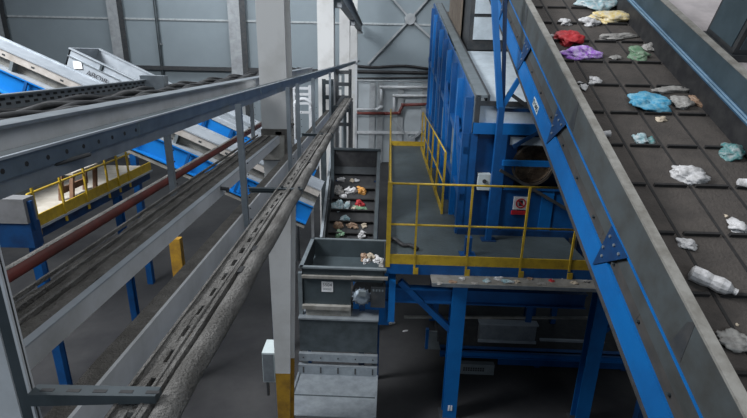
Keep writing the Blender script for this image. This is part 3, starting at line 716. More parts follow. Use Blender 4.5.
# galvanised chutes below
gv = hv0 - .1
g0, g1 = at(299, 318, fr, y=gv), at(377, 352, fr, y=gv)
t = thing('discharge_chute', 'galvanised sheet-metal discharge chute under the hopper, sloping towards the viewer', 'chute', ((g0.x+g1.x)/2, gv, 0), fr)
MB().box((g0.x, gv, g1.z-.02), (g1.x, gv+.5, g0.z)).part('upper_cover', galv_dark, t, 'dark upper cover')
MB().box((g0.x-.01, gv-.02, g0.z-.01), (g1.x+.01, gv+.5, g0.z+.015)).part('upper_edge', galv, t)
f0, f1 = at(300, 352, fr, y=gv-.02).z, at(300, 359, fr, y=gv-.02).z
MB().box((g0.x-.01, gv-.06, f1), (g1.x+.01, gv, f0)).part('flange', galv, t)
f2, f3 = at(300, 364, fr, y=gv-.06).z, at(300, 373, fr, y=gv-.06).z
mb = MB().box((g0.x-.02, gv-.08, f3), (g1.x+.01, gv-.02, f2))
mb.use(dark_steel)
for k in range(5):
    x = g0.x+.06 + k*(g1.x-g0.x-.12)/4
    mb.box((x-.012, gv-.085, f3+.03), (x+.012, gv-.08, f2-.03)).disc((x, gv-.06, (f0+f1)/2), (0, -1, 0), .012, .01, 6)
mb.part('lower_flange', galv, t)
P0, P1 = at(299, 373, fr, y=gv-.06), at(377, 373, fr, y=gv-.06)
vv = 5.2
P2 = at(378, 418, fr, y=vv); zz2 = P2.z
dl = Vector((0, vv-(gv-.06), zz2-P0.z)); nl = 1.02
e0 = Vector((0, dl.y*nl, dl.z*nl))
ua, ub = P0.x, P1.x
tk = .02
MB().hexa([(ua, P0.y, P0.z-tk), (ub, P0.y, P0.z-tk), (ub, P0.y+e0.y, P0.z+e0.z-tk), (ua, P0.y+e0.y, P0.z+e0.z-tk), (ua, P0.y, P0.z), (ub, P0.y, P0.z), (ub, P0.y+e0.y, P0.z+e0.z), (ua, P0.y+e0.y, P0.z+e0.z)]).part('lower_cover', galv, t)
for u in (ua, ub): MB().bar((u, P0.y, P0.z-.06), (u, P0.y+e0.y, P0.z+e0.z-.06), .03, .16).part('side_wall', galv, t)
s_ = .56
MB().bar((ua, P0.y+dl.y*s_, P0.z+dl.z*s_+.004), (ub, P0.y+dl.y*s_, P0.z+dl.z*s_+.004), .02, .006).part('seam', galv_dark, t)
for u in (ua+.05, ub-.05): MB().bar((u, gv+.25, 0), (u, gv+.25, g1.z), .08, .08, (0, 1, 0)).part('leg', grey_paint, t); MB().bar((u, P0.y+e0.y*.8, 0), (u, P0.y+e0.y*.8, P0.z+e0.z*.8-.03), .06, .06, (0, 1, 0)).part('leg', grey_paint, t)

# ------------------------------------------------------------------ platform
zd = 2.8
pu0, pv0, pv1 = .04, 6.35, 15.9
pu1 = 3.05
t = thing('access_platform', 'blue steel platform with a grey deck and yellow guard rails beside the blue machine', 'platform', (1.5, 7, 0), fr)
MB().box((pu0, pv0, zd-.06), (pu1, pv1, zd)).part('deck', deck_m, t)
ty = pv0 - .02
MB().box((pu0-.02, ty-.02, zd+.0), (pu1, ty, zd+.15)).part('toe_board', yellow, t)
MB().box((pu0-.02, pv1-.02, zd), (1.3, pv1, zd+.15)).part('toe_board', yellow, t)
MB().box((pu0-.02, ty-.02, zd-.16), (pu1, pv0, zd-.0)).part('fascia', blue, t, 'dark blue edge beam')
MB().box((pu0-.02, pv0, zd-.16), (pu0, pv1, zd)).part('side_beam', blue, t)
zr1, zr0 = at(450, 185, fr, y=ty).z, at(450, 226, fr, y=ty).z
ue = at(563, 188, fr, y=ty).x; ue2 = pu1
rr = .016
MB().tube([(pu0, ty, zr1), (ue, ty, zr1)], rr, 8).part('top_rail', yellow, t, smooth=True)
MB().tube([(pu0, ty, zr0), (ue2, ty, zr0)], rr, 8).part('mid_rail', yellow, t, smooth=True)
for px in (416, 469, 524.5, 575):
    q = at(px, 230, fr, y=ty); b = at(px-1, 272, fr, y=ty-.03).z
    MB().box((q.x-.014, ty-.03, b), (q.x+.014, ty-.002, zr1 if px < 570 else zr0)).box((q.x-.014, ty-.035, zd-.15), (q.x+.06, ty-.02, zd-.05)).part('post', yellow, t)
MB().box((pu0-.035, ty-.03, zd-.05), (pu0+.03, ty+.02, zr1+.02)).part('corner_post', yellow, t)
# left side rail of the walkway
for z in (zr1, zr0): MB().tube([(pu0, ty, z), (pu0, pv1, z)], rr, 8).part('top_rail' if z == zr1 else 'mid_rail', yellow, t, smooth=True)
MB().box((pu0-.01, ty, zd), (pu0+.01, pv1, zd+.13)).part('toe_board', yellow, t)
for k in range(1, 7): MB().box((pu0-.02, ty+k*1.6-.02, zd-.1), (pu0+.02, ty+k*1.6+.02, zr1)).part('post', yellow, t)
# right rail of walkway next to the machine
ru = at(447, 212, fr, z=zd).x - .12
va, vb2 = at(447, 214, fr, x=ru).y, 15.3
vs = at(447, 214, fr, z=zd).y
for z in (zr1, zr0): MB().tube([(ru, vs, z), (ru, vb2, z)], rr, 8).part('top_rail' if z == zr1 else 'mid_rail', yellow, t, smooth=True)
for k in range(6):
    v = vs + k*(vb2-vs)/5; MB().box((ru-.02, v-.02, zd), (ru+.02, v+.02, zr1)).part('post', yellow, t)
MB().box((ru-.01, vs, zd), (ru+.01, vb2, zd+.12)).part('toe_board', yellow, t)
# substructure
lz = at(460, 291, fr, y=pv0).z
MB().ext((pu0-.05, pv0+.12, lz-.14), (pu1, pv0+.12, lz-.14), ibeam(.14, .24, .02, .015)).part('main_beam', blue, t)
for px in (455.5, 596):
    q = at(px, 330, fr, y=pv0+.12)
    MB().ext((q.x, pv0+.12, .02), (q.x, pv0+.12, zd-.16), ibeam(.22, .2, .02, .02), (0, 1, 0)).part('leg', blue_bright, t)
    MB().box((q.x-.16, pv0-.02, 0), (q.x+.16, pv0+.26, .02)).part('foot_plate', dark_steel, t)
for px in (455.5, 596):
    q = at(px, 330, fr, y=pv0+.12)
    for V in (9.5, 13.5): MB().ext((q.x, V, 0), (q.x, V, zd-.06), ibeam(.2, .2, .02, .02), (0, 1, 0)).part('leg', blue, t)
a, b = at(400, 281, fr, y=pv0+.1), at(452, 331, fr, y=pv0+.1)
MB().bar(a, b, .1, .09).part('knee_brace', blue, t)
a, b = at(640, 300, fr, y=pv0+.1), at(603, 331, fr, y=pv0+.1)
MB().bar(a, b, .1, .06).part('knee_brace', blue, t)
zlg = at(515, 277, fr, y=pv0-.03).z
lv = at(515, 286.5, fr, z=zlg).y
lq0, lq1 = at(432, 283, fr, z=zlg), at(597, 284, fr, z=zlg)
MB().box((lq0.x, lv, zlg-.03), (lq1.x, pv0-.02, zlg)).part('ledge', conv_edge, t, 'grey ledge strewn with litter')
MB().box((lq0.x, lv-.012, zlg-.04), (lq1.x, lv, zlg+.012)).part('ledge_edge', galv, t)
for X in (lq0.x+.15, lq1.x-.3): MB().box((X, lv+.02, zlg-.07), (X+.05, pv0+.1, zlg-.03)).part('ledge_bracket', blue_dark, t)
a, b = at(404, 317, fr, y=7.1), at(592, 318, fr, y=7.1)
MB().bar(a, b, .04, .035).part('rail', conv_edge, t)
for px in (435, 529):
    q = at(px, 312, fr, y=7.1); MB().box((q.x-.05, 7.07, a.z), (q.x+.05, 7.13, zd-.16)).part('drop_post', blue, t)
MB().ext((pu0, pv0+2.6, zd-.3), (pu1, pv0+2.6, zd-.3), ibeam(.14, .3, .02, .015)).part('main_beam', blue_dark, t)
q = at(468.8, 240, fr, y=pv0+.35)
MB().box((q.x-.05, pv0+.33, zd), (q.x+.05, pv0+.43, zd+.30)).box((q.x-.12, pv0+.28, zd), (q.x+.12, pv0+.48, zd+.02)).part('stub_post', blue, t)
a = at(450, 408, fr, y=pv0+.02)
for d_ in (-.035, .008): MB().box((a.x+d_, pv0+.012, a.z-.05), (a.x+d_+.027, pv0+.02, a.z+.05)).part('leg_mark', sign_white, t)
# blue cable heap on deck
mb = MB()
random.seed(5)
q0, q1 = at(391, 240, fr, z=zd+.03), at(417, 249, fr, z=zd+.03)
mb.tube([q0+(q1-q0)*(i/8)+Vector((0, .05*math.sin(i*1.3), .01+.01*math.sin(i))) for i in range(9)], .035, 8)
mb.solo('cable_loop', black, 'dark cable lying on the deck by the left corner of the front rail', 'cable', fr=fr, smooth=True)
zl = zlg
LG = [(440, 284, 6, 2.5, 'grey'), (452, 284, 8, 2.5, 'brown'), (462, 283, 6, 3, 'white'), (474, 284, 7, 2.5, 'grey'), (487, 283, 8, 3, 'aqua'), (499, 283, 9, 4, 'white'), (508, 282, 12, 4, 'aqua'), (517, 284, 7, 3, 'beige'), (530, 283, 6, 3, 'brown'), (542, 284, 7, 2.5, 'grey'), (552, 283, 5, 2.5, 'red'), (562, 282, 6, 3.5, 'white'), (574, 283, 7, 3, 'beige'), (586, 284, 6, 3, 'grey')]
LGL = ['grey scrap at the left end of the litter ledge under the platform', 'brown scrap near the left end of the litter ledge', 'white scrap left of the yellow rail foot on the ledge', 'grey scrap right of the yellow rail foot on the ledge', 'pale aqua scrap left of the middle of the ledge', 'white crumpled scrap beside the largest aqua film on the ledge', 'largest aqua crumpled film in the middle of the ledge', 'beige scrap just right of the largest aqua film', 'brown scrap below the second right rail post on the ledge', 'grey scrap right of the brown one in the right half of the ledge', 'tiny red scrap in the right half of the ledge', 'white scrap right of the tiny red one on the ledge', 'beige scrap near the right end of the ledge', 'grey scrap at the far right end of the ledge']
for i, (px, py, w, h, c) in enumerate(LG):
    p = at(px, py - (i % 3)*2 , fr, z=zl); k = depth(p, fr)/F
    crumple(p, w*k, .09, h*k*.6, 40+i, Z, 0).solo('paper_scrap', LM[c], LGL[i], 'scrap', 'litter on the ledge', fr)

# machinery low under the platform
q0, q1 = at(480, 322, fr, y=8.0), at(533, 347, fr, y=8.0)
b0, b1 = at(440, 350, fr, y=7.7), at(640, 364, fr, y=7.7)
t = thing('floor_conveyor', 'low blue conveyor frame with a galvanised box, standing on the floor under the platform', 'conveyor', ((q0.x+b1.x)/2, 8, 0), fr)
zbt = b1.z + .19
MB().ext((b0.x, 7.7, zbt-.08), (b1.x, 7.7, zbt-.08), channel(.05, .16, .012, 1)).part('side_channel', blue_bright, t)
MB().box((b0.x, 7.6, zbt-.012), (b1.x, 7.8, zbt)).part('top_flange', blue, t)
MB().box((at(497, 370, fr, y=7.8).x, 7.8, max(.06, at(500, 384, fr, y=7.8).z)), (b1.x, 7.84, zbt-.16)).part('lower_panel', blue, t)
MB().box((b0.x, 8.2, zbt-.2), (b1.x, 8.8, zbt-.05)).part('under_frame', dark_steel, t)
MB().box((b0.x, 7.8, zbt-.05), (b1.x, 8.9, zbt)).part('belt', black, t)
MB().box((q0.x, 7.95, zbt), (q1.x, 8.08, q0.z)).part('cover_box', galv, t, 'galvanised cover box')
MB().box((q0.x-.02, 7.93, q0.z-.02), (q1.x+.03, 8.1, q0.z+.01)).box((q0.x-.02, 7.93, zbt), (q1.x+.02, 7.96, zbt+.05)).part('cover_edge', galv_light, t)
MB().box((q1.x+.1, 7.95, zbt+.06), (b1.x-.6, 8.0, zbt+.10)).part('rail', galv_light, t)
for X in (b0.x+.2, at(533, 390, fr, y=7.85).x, b1.x-.2): MB().box((X-.05, 7.83, 0), (X+.05, 7.93, zbt-.15)).part('leg', blue_dark, t)
v0_, v1_ = at(462, 364, fr, y=7.55), at(493, 379, fr, y=7.55)
zz0 = .02
t = thing('vent_panel', 'small grey louvred panel under the blue floor conveyor, right of the platform leg', 'panel', ((v0_.x+v1_.x)/2, 7.55, 0), fr)
mb = MB().box((v0_.x-.1, 7.55, 0), (v1_.x, 7.66, max(.2, v0_.z)))
mb.use(black); zh2 = max(.2, v0_.z)
for r_ in range(2):
    for k in range(9): mb.box((v0_.x+.03+k*.045, 7.543, zh2*.35+r_*.045), (v0_.x+.06+k*.045, 7.55, zh2*.35+.03+r_*.045))
mb.part('housing', grey_paint, t)
a, b = at(429, 332, fr, y=8.3), at(447, 362, fr, y=8.3)
t = thing('control_stand', 'grey panel on a blue frame behind the left platform leg', 'stand', ((a.x+b.x)/2, 8.3, 0), fr)
MB().box((a.x, 8.3, b.z), (b.x, 8.36, a.z)).part('panel', grey_paint, t)
for X in (a.x-.06, b.x): MB().box((X, 8.3, 0), (X+.06, 8.38, a.z+.05)).part('upright', blue, t)
MB().box((a.x-.06, 8.28, b.z-.08), (b.x+.06, 8.30, b.z)).part('crossbar', blue, t)
for i, (px, py, w, h, c, k, lab) in enumerate([(383, 321, 12, 5, 'grey', 'bag', 'grey crumpled bag on the floor beside the discharge chute'), (392, 323, 7, 3, 'white', 'scrap', 'white scrap on the floor right of the grey bag by the chute'), (405, 331, 5, 2, 'white', 'scrap', 'small white scrap alone on the floor left of the platform leg'), (352+20, 316, 6, 4, 'beige', 'scrap', 'yellowish scrap on the floor under the motor')]):
    p = at(px, py, fr, z=.005); kk = depth(p, fr)/F
    crumple(p, w*kk, h*kk*1.6, h*kk*.5, 90+i, Z, .3).solo(NAMES[k], LM[c], lab, CATS[k], 'litter on the floor', fr)

# ------------------------------------------------------------------ big blue machine
mu = 1.22; mv0 = 7.65; mv1 = 16.4
c0 = at(478, 95, fr, y=mv0); c1 = at(435, 0, fr, x=c0.x)
slope = (c1.z - c0.z)/(c1.y - mv0)
mtop = c0.z
def ztop(v): return mtop + slope*(v - mv0)
mx1 = 3.35
t = thing('sorting_machine', 'large blue inclined sorting machine with a round drum opening, standing on the platform', 'machine', (2.2, 9, zd), fr)
b0z = zd
# left side wall panels
lu = mu
def sidequad(v0, v1, za0, za1, zb0, zb1, u, th):
    return MB().hexa([(u, v0, za0), (u+th, v0, za0), (u+th, v1, za1), (u, v1, za1), (u, v0, zb0), (u+th, v0, zb0), (u+th, v1, zb1), (u, v1, zb1)])
sidequad(mv0, mv1, b0z+.0, b0z+.0, ztop(mv0)-.02, ztop(mv1)-.02, lu+.08, .03).part('side_panel', blue, t)
for k in range(9):
    v = mv0 + .02 + k*1.0
    MB().box((lu-.02, v, b0z), (lu+.09, v+.12, ztop(v)-.05)).part('side_column', blue_bright if k % 2 else blue, t)
for hz in (.28, .62):
    sidequad(mv0, mv1, b0z+(ztop(mv0)-b0z)*hz-.06, b0z+(ztop(mv1)-b0z)*hz-.06, b0z+(ztop(mv0)-b0z)*hz+.06, b0z+(ztop(mv1)-b0z)*hz+.06, lu, .1).part('side_rail', blue, t)
for k in (1, 2, 3, 5):
    v = mv0 + .2 + k*1.0
    d_ = MB().box((lu+.05, v, b0z+.75), (lu+.085, v+.7, b0z+1.75)).part('door', grey_paint if k != 2 else blue_bright, t, 'grey service door' if k != 2 else None)
    MB().box((lu+.02, v+.08, b0z+1.2), (lu+.05, v+.14, b0z+1.26)).part('handle', dark_steel, d_)
for k in (0, 2, 4):
    v = mv0 + .15 + k*1.0
    MB().bar((lu, v, b0z+.9), (lu, v+.85, ztop(v)-.5), .05, .07).part('side_brace', blue, t)
# top-left flange and top sheets
TW = .17
sidequad(mv0-.02, mv1, ztop(mv0)-.04, ztop(mv1)-.04, ztop(mv0), ztop(mv1), c0.x-.02, TW).part('top_flange', grey_paint, t, 'grey top flange')
sidequad(mv0-.02, mv1, ztop(mv0)-.14, ztop(mv1)-.14, ztop(mv0)-.001, ztop(mv1)-.001, c0.x-.02+TW, .04).part('flange_edge', dark_steel, t)
vq = at(470, 51, fr, plane=(Vector((0, mv0, mtop-.1)), Vector((0, -slope, 1)))).y
x0_ = c0.x+TW+.02
sidequad(mv0+.05, vq, ztop(mv0)-.14, ztop(vq)-.14, ztop(mv0)-.10, ztop(vq)-.10, x0_, mx1-x0_).part('top_sheet', sheet_pale, t, 'pale top sheet')
sidequad(vq, mv1, ztop(vq)-.3, ztop(mv1)-.3, ztop(vq)-.26, ztop(mv1)-.26, x0_, mx1-x0_).part('rear_top', brown, t, 'rusty brown rear top')
# front
fz1 = at(490, 123, fr, y=mv0).z; fz2 = at(490, 134, fr, y=mv0).z
MB().box((lu+.12, mv0+.04, fz1), (mx1, mv0+.06, ztop(mv0)-.1)).part('front_upper_panel', sheet_pale, t, 'pale grey upper front panel')
fx = c0.x
MB().box((fx-.02, mv0-.02, fz1), (fx+.05, mv0+.06, ztop(mv0))).box((fx+.05, mv0-.02, ztop(mv0)-.16), (mx1, mv0+.05, ztop(mv0)-.09)).part('front_frame', dark_steel, t)
q = at(537, 110, fr, y=mv0)
MB().box((lu+.13, mv0-.03, fz2), (mx1, mv0+.08, fz1)).part('front_beam', blue_bright, t)
fl_ = MB().box((lu+.1, mv0+.1, b0z), (at(513, 200, fr, y=mv0).x, mv0+.13, fz2)).part('front_panel', blue, t)
def fcol(px0, px1, z0, z1, m, dv=0.0, name='front_column', dep=.12):
    a, b = at(px0, 180, fr, y=mv0-dv), at(px1, 180, fr, y=mv0-dv)
    return MB().box((a.x, mv0-dv, z0), (b.x, mv0-dv+dep, z1)).part(name, m, t)
fcol(459, 474, b0z, fz2, blue); fcol(496, 503, b0z, fz2, blue, .03)
MB().box((at(475, 180, fr, y=mv0).x, mv0+.04, fz2-.08), (at(497, 180, fr, y=mv0).x, mv0+.1, fz2)).part('front_trim', blue_dark, t)
zdoor0, zdoor1 = at(505, 190, fr, y=mv0).z, fz2
MB().box((lu, mv0-.04, b0z), (mx1, mv0+.06, b0z+.10)).part('sill', blue_dark, t)
# lower right front panel
a, b = at(503, 187, fr, y=mv0-.02), at(585, 187, fr, y=mv0-.02)
MB().box((a.x, mv0+.02, b0z+.1), (mx1, mv0+.05, a.z)).part('lower_panel', blue, t)
MB().box((at(541, 205, fr, y=mv0).x, mv0-.0, b0z+.1), (at(553, 205, fr, y=mv0).x, mv0+.03, a.z)).part('front_column', blue_bright, t)
MB().box((a.x, mv0-.02, a.z-.05), (mx1, mv0+.06, a.z)).part('panel_edge', blue, t)
# drum
dc = at(533, 165, fr, y=mv0+.1); drx = (at(554.5, 165, fr, y=mv0+.1).x - dc.x)
MB().ring((dc.x, mv0+.14, dc.z), (0, -1, 0), drx*.9, drx, .05, 36).part('drum_ring', brown, t)
MB().tube([(dc.x, mv0+.16, dc.z), (dc.x, mv0+.28, dc.z)], drx*.9, 32, cap=False).disc((dc.x, mv0+.25, dc.z), (0, 1, 0), drx*.9, .02, 32).part('drum', drum_m, t, 'dusty brown drum', smooth=False)
MB().box((at(512, 150, fr, y=mv0+.2).x, mv0+.3, b0z), (mx1, mv0+.33, fz2)).part('rear_bulkhead', blue_dark, t)
a, b = at(511, 137, fr, y=mv0), at(546, 146, fr, y=mv0)
MB().box((a.x, mv0+.02, b.z), (mx1, mv0+.04, a.z)).part('drum_cover', sheet_pale, t, 'pale blue-white cover plate')
a, b = at(503, 160, fr, y=mv0-.05), at(556, 167, fr, y=mv0-.05)
MB().box((a.x, mv0-.08, b.z), (b.x+.1, mv0-.02, a.z)).part('cross_beam', blue_bright, t)
MB().bar(at(500, 170, fr, y=mv0-.1), at(575, 214, fr, y=mv0-.1), .03, .05).part('diagonal_rod', dark_steel, t)
MB().bar(at(513, 147, fr, y=mv0-.02), at(545, 128, fr, y=mv0-.02), .04, .06).part('diagonal_strut', blue_dark, t)
a, b = at(478.5, 174, fr, y=mv0-.03), at(489.5, 190, fr, y=mv0-.03)
sb = MB().box((a.x, mv0-.05, b.z), (b.x, mv0+.1, a.z)).part('switch_box', box_m, t, 'pale grey switch box')
MB().disc(((a.x+b.x)/2, mv0-.05, (a.z+b.z)/2+.02), (0, -1, 0), .035, .02, 12).part('knob', dark_steel, sb)
a, b = at(514.5, 197, fr, y=mv0-.01), at(527.5, 210, fr, y=mv0-.01)
sg = MB().box((a.x, mv0-.0, b.z), (b.x, mv0+.03, a.z)).part('warning_sign', sign_white, t, 'white sign with a red prohibition ring')
c = (a+b)/2; w = (b.x-a.x)
MB().ring((c.x, mv0-.003, c.z), (0, -1, 0), w*.26, w*.36, .004, 24).bar((c.x-w*.2, mv0-.004, c.z+w*.2), (c.x+w*.2, mv0-.004, c.z-w*.2), .004, w*.09).part('ring', sign_red, sg)
MB().box((c.x-w*.13, mv0-.002, c.z-w*.2), (c.x+w*.13, mv0, c.z+w*.2)).part('pictogram', ink, sg)
MB().box((a.x-.02, mv0-.004, b.z-.09), (b.x, mv0+.03, b.z-.02)).part('warning_strip', sign_red, t, 'red strip below the sign')
# roof housing
hz_ = at(480, 45, fr, y=vq+.1)
hx0 = at(467, 40, fr, y=vq+.1).x
t2 = thing('roof_housing', 'tall grey sheet housing on top of the blue machine, left of the blue trestle', 'housing', (hx0+.6, vq+.5, ztop(vq)-.1), fr)
zz0, zz1 = ztop(vq+.1)-.10, ztop(vq+.1)+1.7
MB().box((hx0+.03, vq+.1, zz0), (mx1-.1, vq+2.4, zz1)).part('body', dark_steel, t2)
for (ya_, yb_) in ((17, 40), (-16, 14)):
    a, b = at(473, ya_, fr, y=vq+.09), at(495, yb_, fr, y=vq+.09)
    MB().box((hx0+.12, vq+.07, b.z), (mx1-.2, vq+.1, a.z)).part('panel', sheet_pale, t2, 'pale sheet panel')
MB().box((hx0, vq+.03, zz0), (mx1-.1, vq+.09, zz0+.12)).part('base_rail', dark_steel, t2)
a, b = at(442, -6, fr, y=vq+1.2), at(466, 32, fr, y=vq+1.2)
zz = ztop(vq+1.2)-.26
t2 = thing('dust_hood', 'rusty beige slatted hood on the machine top, beside the grey flange', 'hood', ((a.x+b.x)/2, vq+1.5, zz), fr)
MB().box((c0.x+TW+.03, vq+1.0, zz-.02), (hx0-.02, vq+3.5, zz+1.5)).part('body', brown, t2)
mb = MB()
for k in range(6): mb.box((c0.x+TW+.4+k*.05, vq+.98, zz+.6), (c0.x+TW+.43+k*.05, vq+1.0, zz+.75))
mb.part('vent_slot', dark_steel, t2)

# ------------------------------------------------------------------ the big inclined belt conveyor on the right
INC = R(25.5); ci, si = math.cos(INC), math.sin(INC)
V0 = 4.2
ref = at(612, 147, fr, y=V0); ZS = ref.z; UL = ref.x
dI = Vector((0, ci, si)); nI = Vector((0, -si, ci))
W_ = at(778, 150, fr, y=V0).x - UL
UR = UL + W_
zof = lambda dz: dz*ci
def PI_(u, s, h): return Vector((u, V0, ZS)) + dI*s + nI*h
sA, sB = -3.4, 10.5
t = thing('belt_conveyor', 'huge inclined blue conveyor with a dark cleated belt carrying scattered litter', 'conveyor', (UL+W_/2, 4, 0), fr)
def run(u0, u1, h0, h1, m, name, lab=None, s0=sA, s1=sB, par=None):
    v = [PI_(u0, s0, h0), PI_(u1, s0, h0), PI_(u1, s1, h0), PI_(u0, s1, h0), PI_(u0, s0, h1), PI_(u1, s0, h1), PI_(u1, s1, h1), PI_(u0, s1, h1)]
    return MB().hexa(v).part(name, m, par or t, lab)
hB = -.27
ztopch = at(602, 200.7, fr, y=V0).z - ZS; zch1 = at(597.9, 225.8, fr, y=V0).z - ZS; zch0 = at(592, 258.6, fr, y=V0).z - ZS
hT, hC1, hC0 = zof(ztopch), zof(zch1), zof(zch0)
def flat(px, py):
    q = at(px, py, fr, x=UL-.056); q = q - PI_(UL-.056, 0, 0); return q.dot(dI), q.dot(nI)
T1 = [flat(*p) for p in ((557, 108), (567, 128), (546, 144))]
T2 = [flat(*p) for p in ((614, 225), (628, 252), (594, 265))]
hT = (T1[0][1] + T1[1][1] + T2[0][1] + T2[1][1])/4 + .012
belt = run(UL, UR, hB-.02, hB, rubber, 'belt')
sw = at(600, 147, fr, y=V0).x
run(UL-.075, UL, -.02, 0, conv_edge, 'edge_strip', 'pale worn edge strip')
run(UL-.05, UL-.03, hT, -.02, conv_wall, 'side_wall', 'grey outer side sheet')
run(UL-.03, UL, hB-.3, -.02, conv_wall, 'inner_skirt')
run(UL-.058, UL-.03, hT-.022, hT+.0, blue_bright, 'top_chord')
run(UL-.028, UL-.02, hC0, hT, sheet_dark, 'inner_sheet', 'dark inner sheet')
run(UL-.05, UL-.035, hC0+.02, hC1-.03, blue_bright, 'bottom_chord', 'bright blue lower chord')
run(UL-.05, UL-.028, hC1-.03, hC1-.015, blue_bright, 'chord_flange'); run(UL-.07, UL+.01, hC0, hC0+.02, sheet_dark, 'bottom_lip')
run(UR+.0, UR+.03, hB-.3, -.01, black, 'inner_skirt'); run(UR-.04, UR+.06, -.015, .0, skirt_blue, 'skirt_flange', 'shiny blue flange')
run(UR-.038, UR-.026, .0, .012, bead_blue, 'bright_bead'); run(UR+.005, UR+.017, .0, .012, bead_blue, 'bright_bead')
hR = zof(.27)
run(UR+.05, UR+.075, -.0, hR, plate_blue, 'side_wall', 'blue-grey right side plate'); run(UR+.04, UR+.12, hR, hR+.015, conv_edge, 'edge_strip')
run(UR+.03, UR+.09, hC0, -.015, blue_dark, 'right_frame')
run(UL+.05, UR-.03, hC0+.1, hC0+.13, rubber, 'lower_belt')
# cleats
def s_of(px, py): return (at(px, py, fr, plane=(PI_(0, 0, hB), nI)) - PI_(0, 0, hB)).dot(dI)
sc = [s_of(655, 147), s_of(690, 187)]
step = sc[0]-sc[1]
ks = int((sA - sc[0])/step); ncol = 4; cw = W_/ncol
k = ks
while True:
    s = sc[0] + k*step
    k += 1
    if s < sA+.05: continue
    if s > sB-.1: break
    for j in range(ncol):
        g = .05*cw
        run(UL+.02+j*cw+g, UL+(j+1)*cw-g-.02, hB, hB+.03, cleat_m, 'cleat', None, s-.012, s+.012, belt)
for j in range(1, ncol): run(UL+j*cw-.012, UL+j*cw+.012, hB, hB+.004, cleat_m, 'belt_groove', None, sA, sB, belt)
# gusset plates on the truss
per = sum(a[0]-b[0] for a, b in zip(T1, T2))/3
tri = [((a[0]+b[0]+per)/2, (a[1]+b[1])/2) for a, b in zip(T1, T2)]
for k in range(-2, 4):
    sh = per*k
    A3 = [PI_(UL-.050, s_+sh, h_) for s_, h_ in tri]; B3 = [PI_(UL-.062, s_+sh, h_) for s_, h_ in tri]
    mb = MB(); va = [mb.bm.verts.new(p) for p in A3]; vb = [mb.bm.verts.new(p) for p in B3]
    mb.bm.faces.new(va); mb.bm.faces.new(vb[::-1])
    for i in range(3): mb.bm.faces.new((va[i], va[(i+1) % 3], vb[(i+1) % 3], vb[i]))
    g = mb.part('gusset_plate', blue_dark, t)
    C3 = sum((Vector(p) for p in B3), Vector())/3
    for w in ((.7, .15, .15), (.15, .7, .15), (.2, .2, .6), (.42, .42, .16), (.45, .1, .45)):
        c = sum((p*q for p, q in zip(B3, w)), Vector())
        MB().disc(c, (-1, 0, 0), .014, .012, 6).part('bolt', galv, g)
for k in range(24):
    s = sA + .2 + k*.57
    MB().disc(PI_(UL-.03, s+.1, hC1+.05), (-1, 0, 0), .014, .02, 6).part('bolt', galv_dark, t)
for k in range(16):
    s = sA + .3 + k*.87
    MB().slab([PI_(UL-.0285, s, hC1), PI_(UL-.0285, s+.006, hC1), PI_(UL-.0285, s+.006, hT-.03), PI_(UL-.0285, s, hT-.03)], .004).part('seam', black, t)
    if k % 3 == 1: MB().slab([PI_(UL-.052, s+.35, hT+.02), PI_(UL-.052, s+.5, hT+.02), PI_(UL-.052, s+.5, -.1), PI_(UL-.052, s+.45, -.03)], .012).part('rib', dark_steel, t)
# label on the chord
pc = [at(538, 89, fr, x=UL-.052), at(541.5, 97, fr, x=UL-.052)]
s = (at(538, 97, fr, x=UL-.052) - PI_(UL-.052, 0, 0)).dot(dI)
lp = MB().slab([PI_(UL-.053, s-.14, hC0+.09), PI_(UL-.053, s+.14, hC0+.09), PI_(UL-.053, s+.14, hC0+.21), PI_(UL-.053, s-.14, hC0+.21)], .003).part('label_plate', box_m, t, 'pale label plate')
text_part('D.505', .1, PI_(UL-.0575, s, hC0+.15), dI*-1, nI, ink, lp)
# trestle legs
for px, y0_, y1_ in ((498, 10, 95),):
    q = at(px, 60, fr, x=UL-.1)
    zt3 = PI_(0, (q.y-V0)/ci, hC0).z
    for uu in (UR+.12,):
        MB().box((uu-.05, q.y-.05, 0), (uu+.05, q.y+.05, zt3+.5)).part('leg', blue, t)
# lower end legs (outside the frame, carry the foot of the conveyor)
for uu in (UL-.12, UR+.14):
    z_ = PI_(0, -2.6, hC0).z; y_ = V0 - 2.6*ci
    MB().box((uu-.06, y_-.06, 0), (uu+.06, y_+.06, z_+.2)).part('leg', blue, t)
# trestle frame between machine and conveyor
tv = mv0 - .25
tu = at(497, 150, fr, y=tv).x
ztr = PI_(0, (tv-V0)/ci, hC0).z
t3 = thing('trestle', 'blue braced trestle post carrying the conveyor in front of the machine', 'trestle', (tu, tv, zd), fr)
qt = at(500, 108, fr, y=tv)
MB().box((tu-.045, tv-.05, zd+.012), (tu+.045, tv+.05, qt.z+.02)).part('post', blue, t3)
MB().box((tu-.12, tv-.1, zd), (tu+.12, tv+.1, zd+.012)).part('foot_plate', blue_dark, t3)
MB().bar(qt, at(493.5, -14, fr, y=tv), .085, .08, (0, 1, 0)).part('upper_post', blue_bright, t3)
MB().bar(at(503, 106, fr, y=tv+.05), at(505.5, -14, fr, y=tv+.05), .05, .06, (0, 1, 0)).part('side_post', blue_dark, t3)
MB().bar(at(500, 110, fr, y=tv), at(519, 79, fr, y=tv), .05, .075).part('strut', blue_bright, t3)
MB().bar(at(508, 92, fr, y=tv), at(538, 114, fr, y=tv), .04, .05).part('diagonal_rod', dark_steel, t3)
MB().box((tu-.05, tv+.05, qt.z-.06), (tu+.7, tv+.09, qt.z-.01)).part('crossbar', blue_dark, t3)
